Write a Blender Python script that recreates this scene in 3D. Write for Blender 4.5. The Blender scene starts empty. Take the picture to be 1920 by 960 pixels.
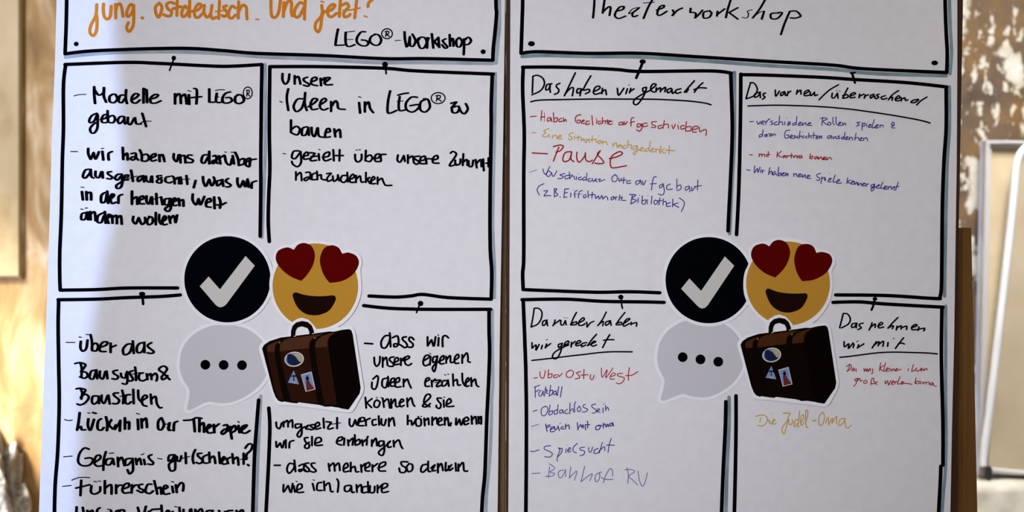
import bpy, bmesh, math, random
from mathutils import Vector
from mathutils.geometry import tessellate_polygon

# ------------------------------------------------------------------ camera, light, exposure
SC = bpy.context.scene
COL = SC.collection
S = 0.00081            # metres per photograph pixel on the sheets
D = 2.2                # distance camera - sheets
CZ = 1.45              # camera height

def P(px, py, y=D):
    """point standing at distance y that the photo shows at (px, py)"""
    k = S * y / D
    return Vector(((px - 960) * k, y, CZ - (py - 480) * k))

cam = bpy.data.cameras.new('camera')
cam.sensor_width = 36
cam.lens = 36 * D / (1920 * S)
cam.dof.use_dof = True
cam.dof.focus_distance = D
cam.dof.aperture_fstop = 3.0
cam_o = bpy.data.objects.new('camera', cam)
cam_o.location = (0, 0, CZ)
cam_o.rotation_euler = (math.pi / 2, 0, 0)
COL.objects.link(cam_o)
SC.camera = cam_o

w = bpy.data.worlds.new('world'); SC.world = w; w.use_nodes = True
bg = w.node_tree.nodes['Background']
bg.inputs[0].default_value = (0.76, 0.82, 1.0, 1); bg.inputs[1].default_value = 0.13

def lamp(kind, name, loc, aim, energy, color, **kw):
    l = bpy.data.lights.new(name, kind); l.energy = energy; l.color = color
    for k, v in kw.items(): setattr(l, k, v)
    o = bpy.data.objects.new(name, l); COL.objects.link(o)
    o.location = loc
    o.rotation_euler = (Vector(aim) - Vector(loc)).to_track_quat('-Z', 'Y').to_euler()
    return o
# soft daylight of the room's front window, warm low sun and a patch of blue sky outside the side window
lamp('AREA', 'front_window_light', (-0.75, -0.5, 1.9), (-0.10, 2.2, 1.37), 4.75, (0.88, 0.90, 1.0), shape='RECTANGLE', size=0.9, size_y=1.0, spread=math.radians(50))
lamp('SUN', 'sun', (-4, -1, 3.5), (-4 + 0.77, -1 + 0.62, 3.5 - 1.0), 21, (1.0, 0.95, 0.88), angle=math.radians(11))
SKY = Vector((-4.6, -0.10, 2.3))
lamp('AREA', 'sky_patch_light', SKY, (-0.7, 2.2, 1.45), 330, (0.40, 0.55, 1.0), shape='DISK', size=0.035)
lamp('AREA', 'side_window_light', (-1.75, 2.42, 1.75), (-1.1, 3.3, 1.45), 11, (1.0, 0.83, 0.58), shape='RECTANGLE', size=0.6, size_y=1.2)
lamp('AREA', 'right_fill_light', (0.95, 2.15, 3.0), (1.15, 3.3, 1.15), 11, (1.0, 0.97, 0.92), shape='RECTANGLE', size=0.5, size_y=0.6, spread=math.radians(70))  # added fill lamp that brightens the right background, no window there

SC.view_settings.view_transform = 'Standard'
SC.view_settings.look = 'None'
SC.view_settings.exposure = 0.0
SC.view_settings.gamma = 1.0
SC.view_settings.use_curve_mapping = False

# ------------------------------------------------------------------ materials
def mat(name, rgb, rough=0.85, spec=0.2, metal=0.0):
    m = bpy.data.materials.new(name); m.use_nodes = True
    b = m.node_tree.nodes['Principled BSDF']
    b.inputs['Base Color'].default_value = (*rgb, 1); b.inputs['Roughness'].default_value = rough
    b.inputs['Specular IOR Level'].default_value = spec; b.inputs['Metallic'].default_value = metal
    return m

def grain(name, stops, scale=(1, 1, 1), nscale=8, detail=6, rough=0.85, spec=0.2, bump=0.0, dist=0.0, coord='Object'):
    """noise coloured surface; stops = [(pos, rgb), ...]"""
    m = mat(name, stops[0][1], rough, spec); nt = m.node_tree; N = nt.nodes; L = nt.links
    tc = N.new('ShaderNodeTexCoord'); mp = N.new('ShaderNodeMapping'); mp.inputs['Scale'].default_value = scale
    nz = N.new('ShaderNodeTexNoise'); nz.inputs['Scale'].default_value = nscale; nz.inputs['Detail'].default_value = detail
    nz.inputs['Distortion'].default_value = dist
    cr = N.new('ShaderNodeValToRGB'); e = cr.color_ramp.elements
    e[0].position, e[0].color = stops[0][0], (*stops[0][1], 1)
    e[1].position, e[1].color = stops[1][0], (*stops[1][1], 1)
    for p, c in stops[2:]:
        q = e.new(p); q.color = (*c, 1)
    L.new(tc.outputs[coord], mp.inputs[0]); L.new(mp.outputs[0], nz.inputs['Vector'])
    L.new(nz.outputs['Fac'], cr.inputs[0]); L.new(cr.outputs[0], N['Principled BSDF'].inputs['Base Color'])
    if bump:
        bp = N.new('ShaderNodeBump'); bp.inputs['Strength'].default_value = bump; bp.inputs['Distance'].default_value = 0.01
        L.new(nz.outputs['Fac'], bp.inputs['Height']); L.new(bp.outputs[0], N['Principled BSDF'].inputs['Normal'])
    return m

M = {}
M['paper'] = grain('sheet_paper', [(0.3, (0.80, 0.80, 0.83)), (0.7, (0.84, 0.84, 0.87))], nscale=60, detail=4, rough=0.9, spec=0.1)
M['card'] = mat('cut_out_card', (0.90, 0.905, 0.95), 0.7, 0.2)
M['black'] = mat('black_marker', (0.0009, 0.0010, 0.0024), 0.9, 0.0)
M['orange'] = mat('orange_marker', (0.72, 0.24, 0.02), 0.9, 0.0)
M['red'] = mat('red_pen', (0.36, 0.012, 0.016), 0.9, 0.0)
M['yellow'] = mat('ochre_pen', (0.62, 0.40, 0.085), 0.9, 0.0)
M['violet'] = mat('violet_pen', (0.065, 0.035, 0.26), 0.9, 0.0)
M['pale_violet'] = mat('fading_violet_pen', (0.19, 0.15, 0.42), 0.9, 0.0)
M['grey'] = grain('grey_blue_marker', [(0.35, (0.30, 0.35, 0.42)), (0.65, (0.42, 0.48, 0.55))], nscale=25, rough=0.85, spec=0.1)
M['teal'] = grain('grey_teal_marker', [(0.35, (0.17, 0.25, 0.29)), (0.65, (0.27, 0.36, 0.40))], nscale=25, rough=0.85, spec=0.1)

# ------------------------------------------------------------------ helpers
def link(name, me, m, parent=None):
    o = bpy.data.objects.new(name, me); COL.objects.link(o)
    if m is not None: me.materials.append(m)
    if parent is not None: o.parent = parent
    return o

def tag(o, label=None, cat=None, group=None, kind=None):
    if label: o['label'] = label
    if cat: o['category'] = cat
    if group: o['group'] = group
    if kind: o['kind'] = kind
    return o

def catmull(pts, n=7, closed=False):
    """smooth curve; a point given twice in a row stays a sharp corner"""
    if len(pts) < 3: return [tuple(p) for p in pts]
    out = []; k = len(pts)
    rng = range(k) if closed else range(k - 1)
    for i in rng:
        p1 = pts[i]; p2 = pts[(i + 1) % k]
        if p1 == p2: continue
        p0 = pts[(i - 1) % k] if (closed or i > 0) else p1
        p3 = pts[(i + 2) % k] if (closed or i + 2 < k) else p2
        for j in range(n):
            t = j / n
            out.append(tuple(0.5 * ((2 * b) + (c - a) * t + (2 * a - 5 * b + 4 * c - d) * t * t + (-a + 3 * b - 3 * c + d) * t ** 3)
                             for a, b, c, d in zip(p0, p1, p2, p3)))
    if not closed: out.append(tuple(pts[-1]))
    return out

class Ink:
    """marker lines lying on a sheet; pixel polylines become flat ribbons swept by an elliptic nib"""
    def __init__(s): s.v = []; s.f = []; s.k = 0
    def stroke(s, pts, hx, hy=None, smooth=True, lift=0.0, taper=0.0):
        hy = hx if hy is None else hy
        pts = [tuple(map(float, p)) for p in pts]
        if smooth: pts = catmull(pts)
        q = [pts[0]]
        for p in pts[1:]:
            if math.hypot(p[0] - q[-1][0], p[1] - q[-1][1]) > 0.25: q.append(p)
        if len(q) == 1:
            s.dot(q[0], hx, hy, lift); return
        s.k += 1
        y = D - 0.00012 - lift - (s.k % 40) * 1e-5
        base = len(s.v); n = len(q)
        for i, p in enumerate(q):
            a = q[max(i - 1, 0)]; b = q[min(i + 1, n - 1)]
            dx, dy = b[0] - a[0], b[1] - a[1]; l = math.hypot(dx, dy) or 1
            dx /= l; dy /= l
            h = math.sqrt((hx * dy) ** 2 + (hy * dx) ** 2)
            if taper: h *= 1 - taper * (i / (n - 1))
            yy = y - D - 7e-6 * i / n
            s.v.append(P(p[0] - dy * h, p[1] + dx * h, D) + Vector((0, yy, 0)))
            s.v.append(P(p[0] + dy * h, p[1] - dx * h, D) + Vector((0, yy, 0)))
        for i in range(n - 1):
            s.f.append((base + 2 * i, base + 2 * i + 1, base + 2 * i + 3, base + 2 * i + 2))
        s.dot(q[0], hx, hy, lift); e = 1 - taper; s.dot(q[-1], hx * e, hy * e, lift)
    def dot(s, c, rx, ry=None, lift=0.0, rot=0.0):
        ry = rx if ry is None else ry
        s.k += 1
        y = -0.00012 - lift - (s.k % 40) * 1e-5
        base = len(s.v); n = 14; cr, sr = math.cos(rot), math.sin(rot)
        for i in range(n):
            a = 2 * math.pi * i / n; u, v = rx * math.cos(a), ry * math.sin(a)
            s.v.append(P(c[0] + u * cr - v * sr, c[1] + u * sr + v * cr) + Vector((0, y, 0)))
        s.f.append(tuple(reversed(range(base, base + n))))
    def build(s, name, m, parent=None):
        me = bpy.data.meshes.new(name); me.from_pydata([tuple(v) for v in s.v], [], s.f); me.update()
        bm = bmesh.new(); bm.from_mesh(me)
        for f in bm.faces:
            if f.normal.y > 0: f.normal_flip()
        bm.to_mesh(me); bm.free()
        return link(name, me, m, parent)

def slab(name, pts, y0, y1, m, parent=None, smooth=False, persp=D, n=6, holes=None):
    """outline in photo pixels, solid from depth y0 (front) to y1 (back)"""
    pts = [tuple(map(float, p)) for p in pts]
    if smooth: pts = catmull(pts, n, True)
    area = sum(a[0] * b[1] - b[0] * a[1] for a, b in zip(pts, pts[1:] + pts[:1]))
    if area < 0: pts.reverse()
    bm = bmesh.new()
    fr = []; bk = []
    for p in pts:
        v = P(p[0], p[1], persp)
        fr.append(bm.verts.new((v.x, y0, v.z))); bk.append(bm.verts.new((v.x, y1, v.z)))
    k = len(fr)
    for tri in tessellate_polygon([[Vector((p[0], p[1], 0)) for p in pts]]):
        try:
            bm.faces.new([fr[q] for q in tri]); bm.faces.new([bk[q] for q in reversed(tri)])
        except ValueError: pass
    for i in range(k):
        j = (i + 1) % k
        bm.faces.new((fr[j], fr[i], bk[i], bk[j]))
    bmesh.ops.recalc_face_normals(bm, faces=bm.faces)
    me = bpy.data.meshes.new(name); bm.to_mesh(me); bm.free()
    return link(name, me, m, parent)

def box(name, x0, x1, y0, y1, z0, z1, m, parent=None, bevel=0.0):
    bm = bmesh.new()
    bmesh.ops.create_cube(bm, size=1)
    for v in bm.verts:
        v.co = Vector(((x0 + x1) / 2 + v.co.x * (x1 - x0), (y0 + y1) / 2 + v.co.y * (y1 - y0), (z0 + z1) / 2 + v.co.z * (z1 - z0)))
    if bevel: bmesh.ops.bevel(bm, geom=list(bm.edges), offset=bevel, segments=2, affect='EDGES')
    me = bpy.data.meshes.new(name); bm.to_mesh(me); bm.free()
    return link(name, me, m, parent)

def offset(pts, d):
    """push a closed outline outward by d pixels"""
    area = sum(a[0] * b[1] - b[0] * a[1] for a, b in zip(pts, pts[1:] + pts[:1]))
    sg = 1 if area > 0 else -1
    out = []; k = len(pts)
    for i in range(k):
        a = pts[i - 1]; b = pts[(i + 1) % k]
        dx, dy = b[0] - a[0], b[1] - a[1]; l = math.hypot(dx, dy) or 1
        out.append((pts[i][0] + sg * dy / l * d, pts[i][1] - sg * dx / l * d))
    return out

def offset_clean(pts, d):
    """offset a closed outline and drop the points a tight corner pushes back inside the border"""
    out = offset(pts, d)
    def far(p): return min(math.hypot(p[0] - q[0], p[1] - q[1]) for q in pts) >= d * 0.97
    return [p for p in out if far(p)]

def ring(cx, cy, rx, ry=None, n=64, rot=0):
    ry = ry or rx; c, s_ = math.cos(rot), math.sin(rot)
    return [(cx + rx * math.cos(2 * math.pi * i / n) * c - ry * math.sin(2 * math.pi * i / n) * s_,
             cy + rx * math.cos(2 * math.pi * i / n) * s_ + ry * math.sin(2 * math.pi * i / n) * c) for i in range(n)]
# ------------------------------------------------------------------ the setting
def peeling():
    m = mat('peeling_wall', (0.3, 0.2, 0.1), 0.9, 0.1); nt = m.node_tree; N = nt.nodes; L = nt.links
    tc = N.new('ShaderNodeTexCoord')
    def noise(sc, det, scale=(1, 1, 1), off=(0, 0, 0), dist=0.0, rough=0.55):
        mp = N.new('ShaderNodeMapping'); mp.inputs['Scale'].default_value = scale; mp.inputs['Location'].default_value = off
        nz = N.new('ShaderNodeTexNoise'); nz.inputs['Scale'].default_value = sc; nz.inputs['Detail'].default_value = det
        nz.inputs['Distortion'].default_value = dist; nz.inputs['Roughness'].default_value = rough
        L.new(tc.outputs['Object'], mp.inputs[0]); L.new(mp.outputs[0], nz.inputs['Vector']); return nz
    def ramp(src, stops):
        cr = N.new('ShaderNodeValToRGB'); e = cr.color_ramp.elements
        for i, (p, c) in enumerate(stops):
            q = e[i] if i < 2 else e.new(p)
            q.position = p; q.color = (*c, 1)
        L.new(src.outputs['Fac'], cr.inputs[0]); return cr
    def mix(fac, a, b):
        x = N.new('ShaderNodeMix'); x.data_type = 'RGBA'
        L.new(fac.outputs[0], x.inputs['Factor']); L.new(a, x.inputs['A']); L.new(b, x.inputs['B']); return x.outputs['Result']
    base = ramp(noise(9, 8), [(0.35, (0.070, 0.046, 0.028)), (0.5, (0.115, 0.080, 0.052)), (0.66, (0.19, 0.115, 0.048))])
    pale = ramp(noise(30, 3), [(0.3, (0.44, 0.38, 0.27)), (0.7, (0.64, 0.61, 0.52))])
    f1 = ramp(noise(6.5, 6, (1.5, 1, 0.9), (0.35, 0, 0.10), 0.1), [(0.548, (0, 0, 0)), (0.575, (1, 1, 1))])
    f2 = ramp(noise(34, 6, (1.4, 1, 0.7), (2.1, 0, 0.7), 0.2), [(0.57, (0, 0, 0)), (0.60, (1, 1, 1))])
    c1 = mix(f1, base.outputs[0], pale.outputs[0]); c2 = mix(f2, c1, pale.outputs[0])
    b = N['Principled BSDF']; L.new(c2, b.inputs['Base Color'])
    bp = N.new('ShaderNodeBump'); bp.inputs['Strength'].default_value = 0.4; bp.inputs['Distance'].default_value = 0.006
    L.new(f1.outputs[0], bp.inputs['Height']); L.new(bp.outputs[0], b.inputs['Normal'])
    return m
M['peeling'] = peeling()
M['wood'] = grain('worn_wood', [(0.28, (0.20, 0.112, 0.042)), (0.48, (0.38, 0.235, 0.092)), (0.58, (0.52, 0.37, 0.19)), (0.70, (0.74, 0.64, 0.46))],
                  scale=(2.6, 1, 0.9), nscale=6, detail=9, dist=0.6, bump=0.15)
M['cream'] = grain('chipped_cream_paint', [(0.25, (0.30, 0.20, 0.09)), (0.42, (0.47, 0.36, 0.185)), (0.7, (0.56, 0.45, 0.26))], scale=(1, 1, .6), nscale=9, detail=8, bump=0.1)
M['plaster'] = grain('old_plaster', [(0.3, (0.52, 0.48, 0.40)), (0.5, (0.76, 0.72, 0.63)), (0.7, (0.90, 0.88, 0.82))], nscale=14, detail=8, bump=0.5)
M['floor'] = grain('dusty_floor', [(0.3, (0.28, 0.24, 0.19)), (0.7, (0.40, 0.35, 0.28))], nscale=6, bump=0.1)
M['board'] = grain('brown_board', [(0.3, (0.135, 0.082, 0.030)), (0.7, (0.175, 0.108, 0.042))], scale=(3, 3, .5), nscale=20, rough=0.6)
M['shaded_board'] = grain('shaded_brown_board', [(0.3, (0.040, 0.013, 0.005)), (0.7, (0.056, 0.020, 0.008))], scale=(3, 3, .5), nscale=20, rough=0.6)  # reddish brown, darkened further to hold the deep shade along the board edge
M['post'] = grain('brown_stained_post', [(0.3, (0.13, 0.058, 0.011)), (0.7, (0.18, 0.085, 0.018))], scale=(8, 8, .4), nscale=14, rough=0.5)
M['alu'] = mat('matt_aluminium', (0.62, 0.62, 0.64), 0.45, 0.4, 0.25)
M['white_metal'] = mat('white_lacquered_metal', (0.80, 0.82, 0.88), 0.4, 0.4)
M['pinboard'] = grain('beige_linen_board', [(0.3, (0.54, 0.44, 0.29)), (0.7, (0.68, 0.565, 0.39))], nscale=12, detail=8)
M['beige_panel'] = grain('tan_panel', [(0.3, (0.44, 0.36, 0.25)), (0.7, (0.52, 0.44, 0.32))], nscale=10, detail=6)
M['rubber'] = mat('black_rubber', (0.03, 0.03, 0.03), 0.8)

YB = 3.30                                   # back wall
o = box('floor', -1.9, 2.4, -2.2, YB + 0.2, -0.1, 0, M['floor']); tag(o, kind='structure')
o = box('ceiling', -1.93, 2.4, -2.2, YB + 0.2, 3.2, 3.3, M['plaster']); tag(o, kind='structure')
o = box('wall_back', -0.55, 2.4, YB, YB + 0.2, 0, 3.2, M['peeling']); tag(o, kind='structure')
# boarded left part of the back wall: broad planks, each with its own step
bm = bmesh.new()
random.seed(4)
x = -1.9
for wd in (0.30, 0.27, 0.42, 0.26, 0.12):
    yy = YB - 0.012 - random.uniform(0, 0.003)
    r = bmesh.ops.create_cube(bm, size=1)
    for v in r['verts']:
        v.co = Vector((x + wd / 2 + v.co.x * (wd - 0.004), (yy + YB + 0.2) / 2 + v.co.y * (YB + 0.2 - yy), 1.6 + v.co.z * 3.2))
    x += wd
bmesh.ops.bevel(bm, geom=list(bm.edges), offset=0.004, segments=1, affect='EDGES')
me = bpy.data.meshes.new('wall_back_boards'); bm.to_mesh(me); bm.free()
tag(link('wall_boarded', me, M['wood']), kind='structure')

# left wall with the opening of the side window; unseen, its near edge is shaped to draw the edge of the light on the left sheet
XL = -1.9
edge_px = [(200, -220), (206, -60), (212, 60), (222, 170), (230, 270), (226, 340), (212, 410), (196, 470), (184, 540), (172, 610), (160, 690), (151, 780), (145, 880), (142, 1000), (140, 1250)]
edge = []
for px, py in edge_px:
    q = P(px, py); t = (XL - SKY.x) / (q.x - SKY.x)
    h = SKY + (q - SKY) * t
    edge.append((h.y, h.z))
edge = [(edge[0][0], 2.45)] + [p for p in edge if 0.86 < p[1] < 2.44] + [(edge[-1][0], 0.85)]
def left_wall():
    bm = bmesh.new(); x0, x1 = XL - 0.03, XL
    def prism(prof, splay=0.0):      # the reveal opens outwards
        a = [bm.verts.new((x1, y, z)) for y, z in prof]; b = [bm.verts.new((x0, y - (splay if y > -2 else 0), z)) for y, z in prof]
        bm.faces.new(a); bm.faces.new(list(reversed(b)))
        for i in range(len(a)):
            j = (i + 1) % len(a); bm.faces.new((a[j], a[i], b[i], b[j]))
    prism([(-2.2, 0), (YB, 0), (YB, 0.85), (-2.2, 0.85)])
    prism([(-2.2, 2.45), (YB, 2.45), (YB, 3.2), (-2.2, 3.2)])
    for (ya, za), (yb, zb) in zip(edge, edge[1:]):
        prism([(-2.2, zb), (yb, zb), (ya, za), (-2.2, za)], 0.024)
    bmesh.ops.recalc_face_normals(bm, faces=bm.faces)
    me = bpy.data.meshes.new('wall_left'); bm.to_mesh(me); bm.free()
    tag(link('wall_left', me, M['plaster']), kind='structure')
left_wall()

# ------------------------------------------------------------------ boards and posts behind the sheets
def board(name, x0, x1, y0, y1, ztop, m, label, cat):
    o = box(name, x0, x1, y0, y1, 0, ztop, m, None, 0.002)
    return tag(o, label, cat)
def board2(label, cat):
    o = slab('display_board', [(949, -187), (1811, -187), (1808, 0), (1800, 427), (1796, 960), (1788, 2269), (949, 2269)], D + 0.006, D + 0.022, M['shaded_board'])
    return tag(o, label, cat)
X = lambda px, y=D: (px - 960) * S * y / D
board('display_board', X(128), X(948), D + 0.016, D + 0.030, 1.99, M['board'], 'brown display board behind the left sheet with orange heading, its edge showing between the sheets', 'board')
board2( 'reddish-brown display board in a colour darkened for shade, behind the right sheet, its edge showing along the right', 'board')
pr = bpy.data.objects.new('wooden_post', None); COL.objects.link(pr); pr.location = (X(1816), D + 0.05, 0)
tag(pr, 'brown wooden post standing behind the right edge of the right board', 'post')
YP = D + 0.032
k = YP / D
xa, xb = (1796 - 960) * S * k, (1824 - 960) * S * k
zt = CZ - (427 - 480) * S * k
def post_piece(name, xl_t, xr_t, xl_b, xr_b, y0, y1, m):
    zb = CZ - (960 - 480) * S * k
    sl = (xl_b - xl_t) / (zt - zb); sr = (xr_b - xr_t) / (zt - zb)
    bm = bmesh.new(); vs = []
    for z in (zt, 0.0):
        l = xl_t + sl * (zt - z); r = xr_t + sr * (zt - z)
        l, r = (xl_t - 960) * S * k + 0 * l if z == zt else (xl_t + (xl_b - xl_t) * (zt - z) / (zt - zb) - 960) * S * k, (xr_t - 960) * S * k if z == zt else (xr_t + (xr_b - xr_t) * (zt - z) / (zt - zb) - 960) * S * k
        vs += [bm.verts.new(c) for c in ((l, y0, z), (r, y0, z), (r, y1, z), (l, y1, z))]
    for f in ((0, 1, 2, 3), (4, 7, 6, 5), (0, 4, 5, 1), (1, 5, 6, 2), (2, 6, 7, 3), (3, 7, 4, 0)): bm.faces.new([vs[i] for i in f])
    bmesh.ops.recalc_face_normals(bm, faces=bm.faces)
    bmesh.ops.bevel(bm, geom=list(bm.edges), offset=0.0012, segments=2, affect='EDGES')
    me = bpy.data.meshes.new(name); bm.to_mesh(me); bm.free()
    o = link(name, me, m, pr); o.matrix_parent_inverse = pr.matrix_basis.inverted(); return o
post_piece('shaft', 1790, 1821.5, 1790, 1833, YP, YP + 0.035, M['post'])
post_piece('edge_strip', 1803, 1810, 1804, 1816, YP - 0.0025, YP - 0.0002, M['post'])

# ------------------------------------------------------------------ things against the back wall
def at(px, py, y): return P(px, py, y)
# cream painted wooden panel on the left
YC = YB - 0.026
pn = bpy.data.objects.new('painted_panel', None); COL.objects.link(pn)
pn.location = (-1.3, YB - 0.03, 1.2)
tag(pn, 'cream painted wooden panel mounted on the worn boarded wall at the left', 'panel')
def keep(o, par): o.parent = par; o.matrix_parent_inverse = par.matrix_basis.inverted(); return o
q = at(38, 520, YC)
o = box('panel_face', -1.78, q.x, YC, YB - 0.0155, q.z, 2.3, M['cream'], None, 0.004); keep(o, pn)
o = box('panel_backing', -1.79, q.x + 0.004, YC + 0.005, YB - 0.0155, q.z - 0.004, 2.31, M['wood'], None, 0.003); keep(o, pn)

# grey lump of torn plaster low on the left wall
def lump(name, c, r, m, seed, amp=0.25, freq=9, sub=5):
    from mathutils import noise
    bm = bmesh.new(); bmesh.ops.create_icosphere(bm, subdivisions=sub, radius=1)
    for v in bm.verts:
        n = v.co.normalized()
        d = 1 + amp * noise.fractal(n * freq * 0.25 + Vector((seed, 0, 0)), 0.9, 2.1, 5) + 0.10 * noise.noise(n * freq + Vector((0, seed, 0)))
        v.co = Vector((c[0] + n.x * r[0] * d, c[1] + n.y * r[1] * d, c[2] + n.z * r[2] * d))
    for f in bm.faces: f.smooth = True
    me = bpy.data.meshes.new(name); bm.to_mesh(me); bm.free()
    return link(name, me, m)
M['lint'] = grain('grey_torn_plaster', [(0.32, (0.20, 0.18, 0.15)), (0.5, (0.42, 0.40, 0.36)), (0.68, (0.68, 0.66, 0.61))], nscale=30, detail=9, bump=0.8, dist=1.5)
c = at(0, 1000, YB - 0.04)
o = lump('plaster_clump', (c.x - 0.01, YB - 0.05, c.z - 0.02), (0.068, 0.06, 0.225), M['lint'], 3.1, 0.35, 10)
tag(o, 'grey ragged clump of torn plaster low on the boarded wall, bottom left corner', 'plaster')

# framed beige board standing on the plaster ledge at the right
YF = YB - 0.045
def frame_rect(name, outer, width, y0, y1, m, parent, r=0, depth_px=None):
    """picture-frame of four-sided outline (world x, z), inner edge moved in by width"""
    k_ = len(outer); bm = bmesh.new()
    cx = sum(p[0] for p in outer) / k_; cz = sum(p[1] for p in outer) / k_
    inner = [tuple(p) for p in offset(outer, -width)]
    lo = []
    for (ox, oz), (ix, iz) in zip(outer, inner):
        lo.append([bm.verts.new(v) for v in ((ox, y0, oz), (ix, y0, iz), (ix, y1, iz), (ox, y1, oz))])
    for i in range(k_):
        a, b = lo[i], lo[(i + 1) % k_]
        for u in range(4):
            bm.faces.new((a[u], a[(u + 1) % 4], b[(u + 1) % 4], b[u]))
    bmesh.ops.recalc_face_normals(bm, faces=bm.faces)
    me = bpy.data.meshes.new(name); bm.to_mesh(me); bm.free()
    return link(name, me, m, parent)
LEDGE = P(0, 898, YB - 0.10).z
fb = bpy.data.objects.new('framed_board', None); COL.objects.link(fb); fb.location = (1.5, YF, LEDGE)
tag(fb, 'beige pin board in a grey aluminium frame standing against the peeling wall', 'board')
tl = at(1843, 264, YF); bl = at(1829, 440, YF)
zb_ = LEDGE + 0.002
outer = [(tl.x, tl.z), (2.05, tl.z - 0.012), (2.05, zb_), (at(1829, 900, YF).x, zb_)]
def mitre(outer, wd):
    out = []
    k_ = len(outer)
    area = sum(a[0] * b[1] - b[0] * a[1] for a, b in zip(outer, outer[1:] + outer[:1])); sg = 1 if area > 0 else -1
    for i in range(k_):
        a, b, c_ = Vector(outer[i - 1]), Vector(outer[i]), Vector(outer[(i + 1) % k_])
        e1 = (b - a).normalized(); e2 = (c_ - b).normalized()
        n1 = Vector((-e1.y, e1.x)) * sg; n2 = Vector((-e2.y, e2.x)) * sg
        m_ = (n1 + n2).normalized(); out.append(tuple(b + m_ * (wd / max(m_.dot(n1), .3))))
    return out
def frame(name, outer, wd, y0, y1, m, parent):
    inner = mitre(outer, wd); bm = bmesh.new(); lo = []
    for (ox, oz), (ix, iz) in zip(outer, inner):
        lo.append([bm.verts.new(v) for v in ((ox, y0, oz), (ix, y0, iz), (ix, y1, iz), (ox, y1, oz))])
    for i in range(len(outer)):
        a, b = lo[i], lo[(i + 1) % len(outer)]
        for u in range(4): bm.faces.new((a[u], a[(u + 1) % 4], b[(u + 1) % 4], b[u]))
    bmesh.ops.recalc_face_normals(bm, faces=bm.faces)
    bmesh.ops.bevel(bm, geom=list(bm.edges), offset=min(0.002, wd * .2), segments=2, affect='EDGES')
    me = bpy.data.meshes.new(name); bm.to_mesh(me); bm.free()
    return keep(link(name, me, m), parent), inner
o, inn = frame('frame', outer, 0.0085, YF - 0.022, YF + 0.02, M['alu'], fb)
o, inn2 = frame('inner_lip', inn, 0.0075, YF - 0.012, YF + 0.018, M['alu'], fb)
def plate(name, pts, y0, y1, m, parent):
    bm = bmesh.new(); a = [bm.verts.new((x, y0, z)) for x, z in pts]; b = [bm.verts.new((x, y1, z)) for x, z in pts]
    bm.faces.new(a); bm.faces.new(list(reversed(b)))
    for i in range(len(a)):
        j = (i + 1) % len(a); bm.faces.new((a[j], a[i], b[i], b[j]))
    bmesh.ops.recalc_face_normals(bm, faces=bm.faces)
    me = bpy.data.meshes.new(name); bm.to_mesh(me); bm.free()
    return keep(link(name, me, m), parent)
plate('board_face', inn2, YF - 0.002, YF + 0.012, M['pinboard'], fb)

# tan panel in a white rounded tube frame leaning in front of it
YT = YB - 0.105
tp = bpy.data.objects.new('tube_framed_panel', None); COL.objects.link(tp); tp.location = (1.6, YT, LEDGE)
tag(tp, 'tan panel with a white rounded metal frame leaning in front of the beige board', 'panel')
def A(px, py):
    q = at(px, py, YT); return (q.x, q.z)
path = [A(1990, 889), A(1925, 887), A(1880, 884), A(1848, 881), A(1843, 874), A(1844, 855), A(1856, 760), A(1875, 600), A(1893, 440), A(1902, 350), A(1906, 310), A(1914, 288), A(1930, 273), A(1955, 266), A(2040, 262)]
def tube(name, pts, r, y, m, parent, flat=1.0):
    pts = catmull(pts, 6); bm = bmesh.new(); rings = []; n = 12
    for i, p in enumerate(pts):
        a = pts[max(i - 1, 0)]; b = pts[min(i + 1, len(pts) - 1)]
        d = Vector((b[0] - a[0], b[1] - a[1])).normalized(); nrm = Vector((-d.y, d.x))
        rings.append([bm.verts.new((p[0] + nrm.x * r * math.cos(t) , y + r * flat * math.sin(t), p[1] + nrm.y * r * math.cos(t))) for t in (2 * math.pi * j / n for j in range(n))])
    for r1, r2 in zip(rings, rings[1:]):
        for j in range(n): f = bm.faces.new((r1[j], r1[(j + 1) % n], r2[(j + 1) % n], r2[j])); f.smooth = True
    bm.faces.new(rings[0]); bm.faces.new(list(reversed(rings[-1])))
    bmesh.ops.recalc_face_normals(bm, faces=bm.faces)
    me = bpy.data.meshes.new(name); bm.to_mesh(me); bm.free()
    return keep(link(name, me, m), parent)
tube('tube_frame', path[4:], 0.0088, YT, M['white_metal'], tp, 1.2)
tube('lower_rail', [A(1850, 880), A(1880, 883), A(1925, 886), A(2040, 890)], 0.006, YT, M['alu'], tp, 1.2)
pts = [A(1852, 878), A(1862, 760), A(1881, 600), A(1898, 440), A(1907, 350), A(1912, 312), A(1920, 293), A(1934, 279), A(1957, 272), A(2040, 268), A(2040, 888)]
plate('panel_face', pts, YT - 0.002, YT + 0.006, M['beige_panel'], tp)
f_ = at(1851, 874, YT)
keep(box('foot', f_.x - 0.003, f_.x + 0.006, YT - 0.018, YT + 0.010, LEDGE + 0.001, f_.z + 0.001, M['rubber'], None, 0.003), tp)

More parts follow.
